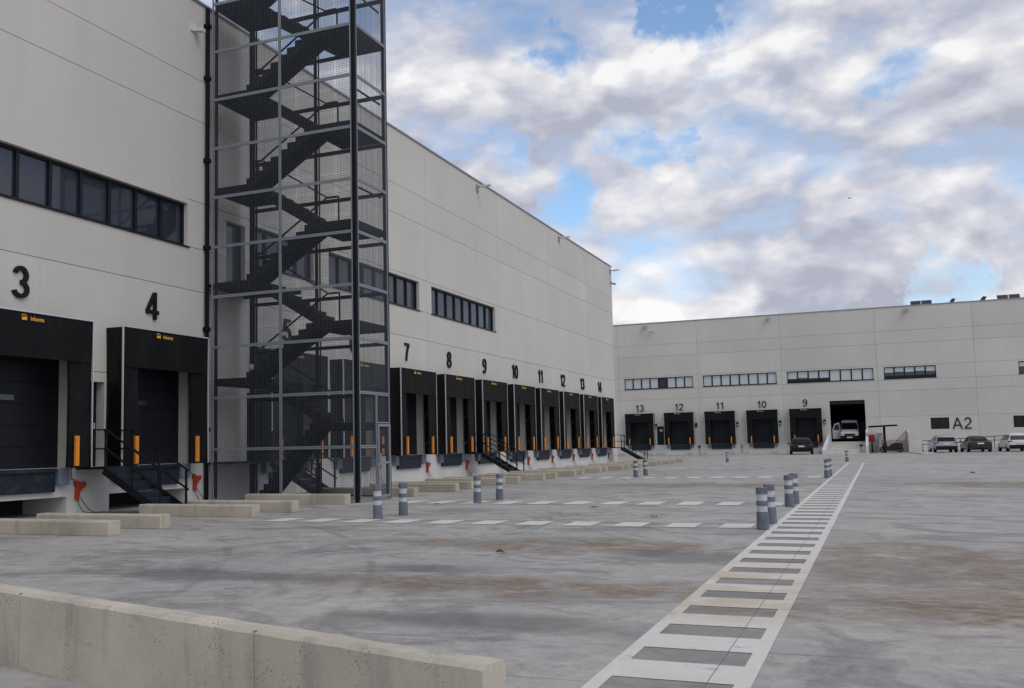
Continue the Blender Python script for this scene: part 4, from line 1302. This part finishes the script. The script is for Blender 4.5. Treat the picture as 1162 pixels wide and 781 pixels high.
# ================================================================== LOW WALL IN THE FOREGROUND
dW = Vector((4.3, -1.22, 0)).normalized(); nW = Vector((-dW.y, dW.x, 0)); W0 = Vector((-1.565, 4.132, 0))
lw_ = empty('low_wall', (0, 0, 0), label='low weathered grey concrete wall in the left foreground', cat='wall')
H_ = .505; TH = .17
def wall_seg(a, b, last=False):
    c = .022
    prof = [(0, -.02), (TH, -.02), (TH, H_ - c), (TH - c, H_), (c, H_), (0, H_ - c)]
    mb = MB()
    n = len(prof)
    N = max(2, int((b - a) / .12))
    for k in range(N + 1):
        s_ = a + (b - a) * k / N
        for i, (w_, z) in enumerate(prof):
            jx = 0 if z < 0 else random.uniform(-.0022, .0022)
            p = W0 - dW * s_ - nW * (TH - w_ + jx) 
            mb.v.append((p.x, p.y, z + (random.uniform(-.003, .003) if z > .1 else 0)))
    for k in range(N):
        for i in range(n):
            mb.f.append((k * n + i, k * n + (i + 1) % n, (k + 1) * n + (i + 1) % n, (k + 1) * n + i))
    mb.f.append(tuple(range(n))); mb.f.append(tuple(N * n + i for i in range(n)))
    mb.build('wall_block', 'conc', lw_)
for a, b in ((0, 1.52), (1.528, 4.02), (4.028, 6.6), (6.608, 9.6)): wall_seg(a, b)
mb = MB()
for s_ in (1.524, 4.024, 6.604):
    p = W0 - dW * (s_ - .012) - nW * (TH - .006); q = W0 - dW * (s_ + .012) - nW * (TH - .006)
    p2 = p + nW * (TH - .012); q2 = q + nW * (TH - .012)
    i = len(mb.v)
    mb.v += [(v.x, v.y, z) for z in (-.01, H_ - .006) for v in (p, q, q2, p2)]
    mb.f += [tuple(i + k for k in f_) for f_ in ((0, 1, 5, 4), (1, 2, 6, 5), (2, 3, 7, 6), (3, 0, 4, 7), (4, 5, 6, 7))]
mb.build('joint_filler', 'stain', lw_)

# small litter on the slab
def leafy(name, loc, s, m_, label, cat, flat=.3):
    mb = MB()
    n = 9
    cz = .012
    pts = []
    for k in range(n):
        a = 2 * math.pi * k / n; r_ = s * (1 if k % 2 else .55) * random.uniform(.8, 1.1)
        pts.append((r_ * math.cos(a) * 1.3, r_ * math.sin(a), cz + random.uniform(0, flat * s)))
    for k in range(n): mb.quad((0, 0, cz + flat * s * .3), pts[k], pts[(k + 1) % n])
    o = mb.build(name, m_, None, fix=False); o.location = loc
    return tag(o, label, cat)
leafy('dry_leaf', (-4.72, 12.35, 0), .06, 'leaf', 'curled brown dry leaf lying alone on the slab left of the walkway', 'leaf', .8)
leafy('scrap', (-6.02, 21.8, 0), .16, 'scrap', 'flat red scrap lying just before the second dashed strip', 'scrap', .05)
leafy('pebble', (-4.01, 18.8, 0), .07, 'debris', 'small dark clod lying between the two nearest dashed strips', 'debris', .7)
leafy('pebble', (-10.2, 22.3, 0), .07, 'debris', 'small dark clod lying near the right foot of the stair tower', 'debris', .7)
leafy('pebble', (3.3, 42.3, 0), .09, 'debris', 'tiny dark clod on the slab right of the far walkway', 'debris', .7)

# a bird high in front of the clouds
t_ = empty('bird', (-1.49, 120, 29.2), label='tiny dark bird flying in front of the clouds', cat='bird')
t_.scale = (.6, .6, .6)
mb = MB().tube([(-.35, 0, 0), (0, 0, .02), (.35, 0, .0)], [.02, .11, .03], 8); mb.build('body', 'bird', t_)
mb = MB().prism([(-.1, -.05), (.15, -.1), (.02, .45)], 'z', .0, .02); mb.build('wing', 'bird', t_)
mb = MB().prism([(-.1, .05), (.15, .1), (.02, -.45)], 'z', .0, .02); mb.build('wing', 'bird', t_)

for o_, l_ in ((A, (XA, 30, 0)), (B, (-5, YB, 0)), (T, ((TX0 + TX1) / 2, (TY0 + TY1) / 2, 0)), (rp, (-2.7, 96.5, 0)), (es, (1.5, 102, 0)), (pr, (4.2, 104.2, 0)), (lw_, (-3.5, 4.4, 0))):
    rebase(o_, l_)

# ================================================================== WORLD
wd = bpy.data.worlds.new('World'); S.world = wd; wd.use_nodes = True
nt = wd.node_tree
for n in list(nt.nodes): nt.nodes.remove(n)
# gaps in the cloud cover and bright or dark cloud banks: compass direction, elevation, radius (degrees), strength
HOLES = [(-8.3, 22.7, 1.7), (-10.0, 23.0, 1.1), (-17.7, 22.1, 1.2), (-24.5, 17.6, 1.8), (-21.8, 16.9, 1.8), (-20.3, 16.5, 1.5), (-16.9, 13.9, 1.3), (-12.3, 17.5, 1.6), (-13.6, 17.8, 1.2), (-11.0, 17.2, 1.2), (2.9, 19.5, 1.5), (1.9, 19.0, 1.2), (-26.3, 19.5, 2.0), (4.7, 8.1, 1.6), (3.4, 7.9, 1.2), (6.4, 8.4, 1.2)]
LOBES = [(-22.8, 22.6, 7, -0.5), (-15.4, 19.4, 5, -0.4), (-1.8, 21.9, 5, 0.8), (-7.2, 21.0, 4, 0.4), (-15.1, 19.9, 2.5, 0.4), (-12.1, 23.9, 5, 0.1), (-14.0, 16.1, 4, 0.6), (-9.4, 15.6, 5, 0.5), (-5.2, 20.4, 3, -0.5), (-3.3, 21.0, 4, 0.2), (4.2, 18.0, 5, 0.6), (3.7, 15.9, 5, 0.3), (-10.3, 19.0, 3, 0.3), (-4.9, 7.6, 4, -0.9), (-1.2, 8.0, 4, -0.6), (5.7, 9.8, 4, -0.4), (0.8, 11.4, 5, -0.4), (-11.6, 10.7, 4, 0.6), (-8.7, 7.6, 3, 0.6), (-12.2, 8.0, 2, -0.2), (6.1, 20.7, 5, -0.3), (-21.3, 17.7, 4, 0.4), (-22.9, 19.2, 3, 0.2), (0.9, 13.5, 4, 0.3), (-17.4, 23.8, 4, -0.3), (6.0, 12.6, 4, 0.5)]
class WT(NT):
    def __init__(s, tree):
        s.t = tree; s.n = tree.nodes
        g = s.n.new('ShaderNodeTexCoord'); s.pos = g.outputs['Generated']
t = WT(nt)
SUN_EL, SUN_AZ = 50, 120     # azimuth measured from +Y towards +X
sky = nt.nodes.new('ShaderNodeTexSky'); sky.sky_type = 'NISHITA'; sky.sun_disc = False
sky.sun_elevation = R(SUN_EL); sky.sun_rotation = R(SUN_AZ); sky.air_density = 1.0; sky.dust_density = .6; sky.ozone_density = 1.5
nv = nt.nodes.new('ShaderNodeVectorMath'); nv.operation = 'NORMALIZE'
t.link(t.pos, nv.inputs[0]); D = nv.outputs[0]
wn = nt.nodes.new('ShaderNodeTexNoise'); wn.inputs['Scale'].default_value = 9.0; wn.inputs['Detail'].default_value = 6.0; wn.inputs['Roughness'].default_value = .62
t.link(D, wn.inputs['Vector'])
wa = nt.nodes.new('ShaderNodeVectorMath'); wa.operation = 'MULTIPLY_ADD'
t.link(wn.outputs['Color'], wa.inputs[0]); wa.inputs[1].default_value = (.22, .22, .17); wa.inputs[2].default_value = (-.11, -.11, -.085)
wb = nt.nodes.new('ShaderNodeVectorMath'); wb.operation = 'ADD'
t.link(D, wb.inputs[0]); t.link(wa.outputs[0], wb.inputs[1])
wc = nt.nodes.new('ShaderNodeVectorMath'); wc.operation = 'NORMALIZE'; t.link(wb.outputs[0], wc.inputs[0]); DW = wc.outputs[0]
def aim(az, el): return (math.sin(R(az)) * math.cos(R(el)), math.cos(R(az)) * math.cos(R(el)), math.sin(R(el)))
def spot(az, el, r):
    d = nt.nodes.new('ShaderNodeVectorMath'); d.operation = 'DOT_PRODUCT'
    t.link(DW, d.inputs[0]); d.inputs[1].default_value = aim(az, el)
    return t.maprange(d.outputs['Value'], math.cos(R(r)), 1.0)
def puff(off):
    """billowing cloud height: warped smooth Voronoi cells over fractal noise"""
    m_ = t.mp((1, 1, 1.75), (0, 0, off), src=D)
    nz = nt.nodes.new('ShaderNodeTexNoise'); nz.inputs['Scale'].default_value = 6.5; nz.inputs['Detail'].default_value = 5.0; nz.inputs['Roughness'].default_value = .55
    t.link(m_, nz.inputs['Vector'])
    ad = nt.nodes.new('ShaderNodeVectorMath'); ad.operation = 'MULTIPLY_ADD'
    t.link(nz.outputs['Color'], ad.inputs[0]); ad.inputs[1].default_value = (.16, .16, .16); t.link(m_, ad.inputs[2])
    v = nt.nodes.new('ShaderNodeTexVoronoi'); v.feature = 'F1'; v.inputs['Scale'].default_value = 6.2
    v.inputs['Detail'].default_value = 2.0; v.inputs['Roughness'].default_value = .42; v.inputs['Lacunarity'].default_value = 2.3
    t.link(ad.outputs[0], v.inputs['Vector'])
    big_ = t.noise(t.mp((4.2, 4.2, 8.2), (3.1, .6, .4 + off * 5), src=D), 1, 6, .5, .3)
    return t.math('ADD', t.math('MULTIPLY', t.math('SUBTRACT', 1.0, v.outputs['Distance']), .45), t.math('MULTIPLY', big_, .8))
n1 = puff(0.0)
n1u = puff(.035)
n2 = t.noise(t.mp((13, 13, 24), (1.3, 6.2, 2.0), src=D), 1, 7, .55, .3)
n3 = t.noise(t.mp((2.6, 2.6, 4.6), (8.3, 2.2, 1.0), src=D), 1, 5, .5, .3)
holes = None
for az, el, r in HOLES:
    h = spot(az, el, r * 1.45)
    holes = h if holes is None else t.math('MAXIMUM', holes, h)
ragged = t.math('ADD', t.math('MULTIPLY', n1, 1.0), t.math('MULTIPLY', n2, .55))
cover = t.math('SUBTRACT', t.math('ADD', ragged, .10), t.math('MULTIPLY', holes, .25))
cov_r = t.ramp(cover, [(.52, 0.0), (.66, .45), (.84, 1.0)])
lob = None
for az, el, r, a_ in LOBES:
    h = t.math('MULTIPLY', spot(az, el, r * 1.35), a_)
    lob = h if lob is None else t.math('ADD', lob, h)
lit = t.math('MULTIPLY', t.math('SUBTRACT', n1, n1u), 3.2)
lit = t.math('ADD', lit, t.math('MULTIPLY', t.math('SUBTRACT', n1, .72), .9))
lit = t.math('ADD', lit, t.math('MULTIPLY', t.math('SUBTRACT', n3, .5), .9))
lit = t.math('ADD', lit, t.math('MULTIPLY', t.math('SUBTRACT', n2, .5), .35))
lit = t.math('ADD', lit, t.math('MULTIPLY', lob, .24))
lit = t.math('ADD', lit, .55, True)
lit = t.math('ADD', lit, t.math('MULTIPLY', t.ramp(cover, [(.66, .25), (.82, 0.0)]), 1.0), True)
CS = 10.0
cr = nt.nodes.new('ShaderNodeValToRGB')
for i_, (p_, c_) in enumerate(((0.0, (.30, .335, .44)), (.38, (.46, .485, .58)), (.70, (.63, .635, .69)), (1.0, (.82, .82, .83)))):
    if i_ > 1: cr.color_ramp.elements.new(p_)
    cr.color_ramp.elements[i_].position = p_
for e_, c_ in zip(cr.color_ramp.elements, ((.33, .345, .415), (.44, .45, .515), (.565, .567, .60), (.70, .695, .70))): e_.color = (*c_, 1)
t.link(lit, cr.inputs[0])
cloud = t.mix(1.0, cr.outputs[0], (CS, CS, CS), 'MULTIPLY')
glow = t.math('MULTIPLY', t.math('MAXIMUM', spot(-11.9, 10.0, 6.5), spot(-10.0, 7.6, 5.0)), t.ramp(n1, [(.60, .15), (.78, 1.0)]))
cloud = t.mix(t.math('MULTIPLY', glow, .95), cloud, (.95 * CS, .92 * CS, .89 * CS))
skyc = nt.nodes.new('ShaderNodeMix'); skyc.data_type = 'RGBA'; skyc.blend_type = 'MULTIPLY'
skyc.inputs[0].default_value = 1.0; skyc.inputs[7].default_value = (1.25, 1.35, 1.4, 1)
t.link(sky.outputs[0], skyc.inputs[6])
col = t.mix(cov_r, skyc.outputs[2], cloud)
wd.cycles.sampling_method = 'MANUAL'; wd.cycles.sample_map_resolution = 256
bg = nt.nodes.new('ShaderNodeBackground'); bg.inputs['Strength'].default_value = .1
out = nt.nodes.new('ShaderNodeOutputWorld')
t.link(col, bg.inputs['Color']); t.link(bg.outputs[0], out.inputs['Surface'])

sl = bpy.data.lights.new('sun', 'SUN'); sl.energy = .7; sl.angle = R(40); sl.color = (1, .94, .86)
so = bpy.data.objects.new('sun', sl); C.objects.link(so)
el, az = R(SUN_EL), R(SUN_AZ)
dirv = Vector((math.sin(az) * math.cos(el), math.cos(az) * math.cos(el), math.sin(el)))
so.rotation_euler = (-dirv).to_track_quat('-Z', 'Y').to_euler()
so.location = dirv * 60

# ================================================================== CAMERA
yaw, pitch, roll = -.4034255, .0898314, -.0198481
f = Vector((math.sin(yaw) * math.cos(pitch), math.cos(yaw) * math.cos(pitch), math.sin(pitch)))
r = Vector((math.cos(yaw), -math.sin(yaw), 0)); u = r.cross(f)
r2 = r * math.cos(roll) + u * math.sin(roll); u2 = -r * math.sin(roll) + u * math.cos(roll)
cd = bpy.data.cameras.new('camera'); co = bpy.data.objects.new('camera', cd); C.objects.link(co)
mw = Matrix((( r2.x, u2.x, -f.x, 0), (r2.y, u2.y, -f.y, 0), (r2.z, u2.z, -f.z, 1.45), (0, 0, 0, 1)))
co.matrix_world = mw
cd.sensor_fit = 'HORIZONTAL'; cd.sensor_width = 36
cd.lens = 1104.2 / 1162 * 36
cd.shift_x = (581 - 520.57) / 1162; cd.shift_y = (406.57 - 390.5) / 1162
cd.clip_start = .05; cd.clip_end = 3000
S.camera = co
S.cycles.max_bounces = 6; S.cycles.diffuse_bounces = 3; S.cycles.glossy_bounces = 3
S.render.resolution_x = 1024; S.render.resolution_y = 688
S.view_settings.view_transform = 'Standard'; S.view_settings.look = 'None'
S.view_settings.exposure = 0.42; S.view_settings.gamma = 1.0
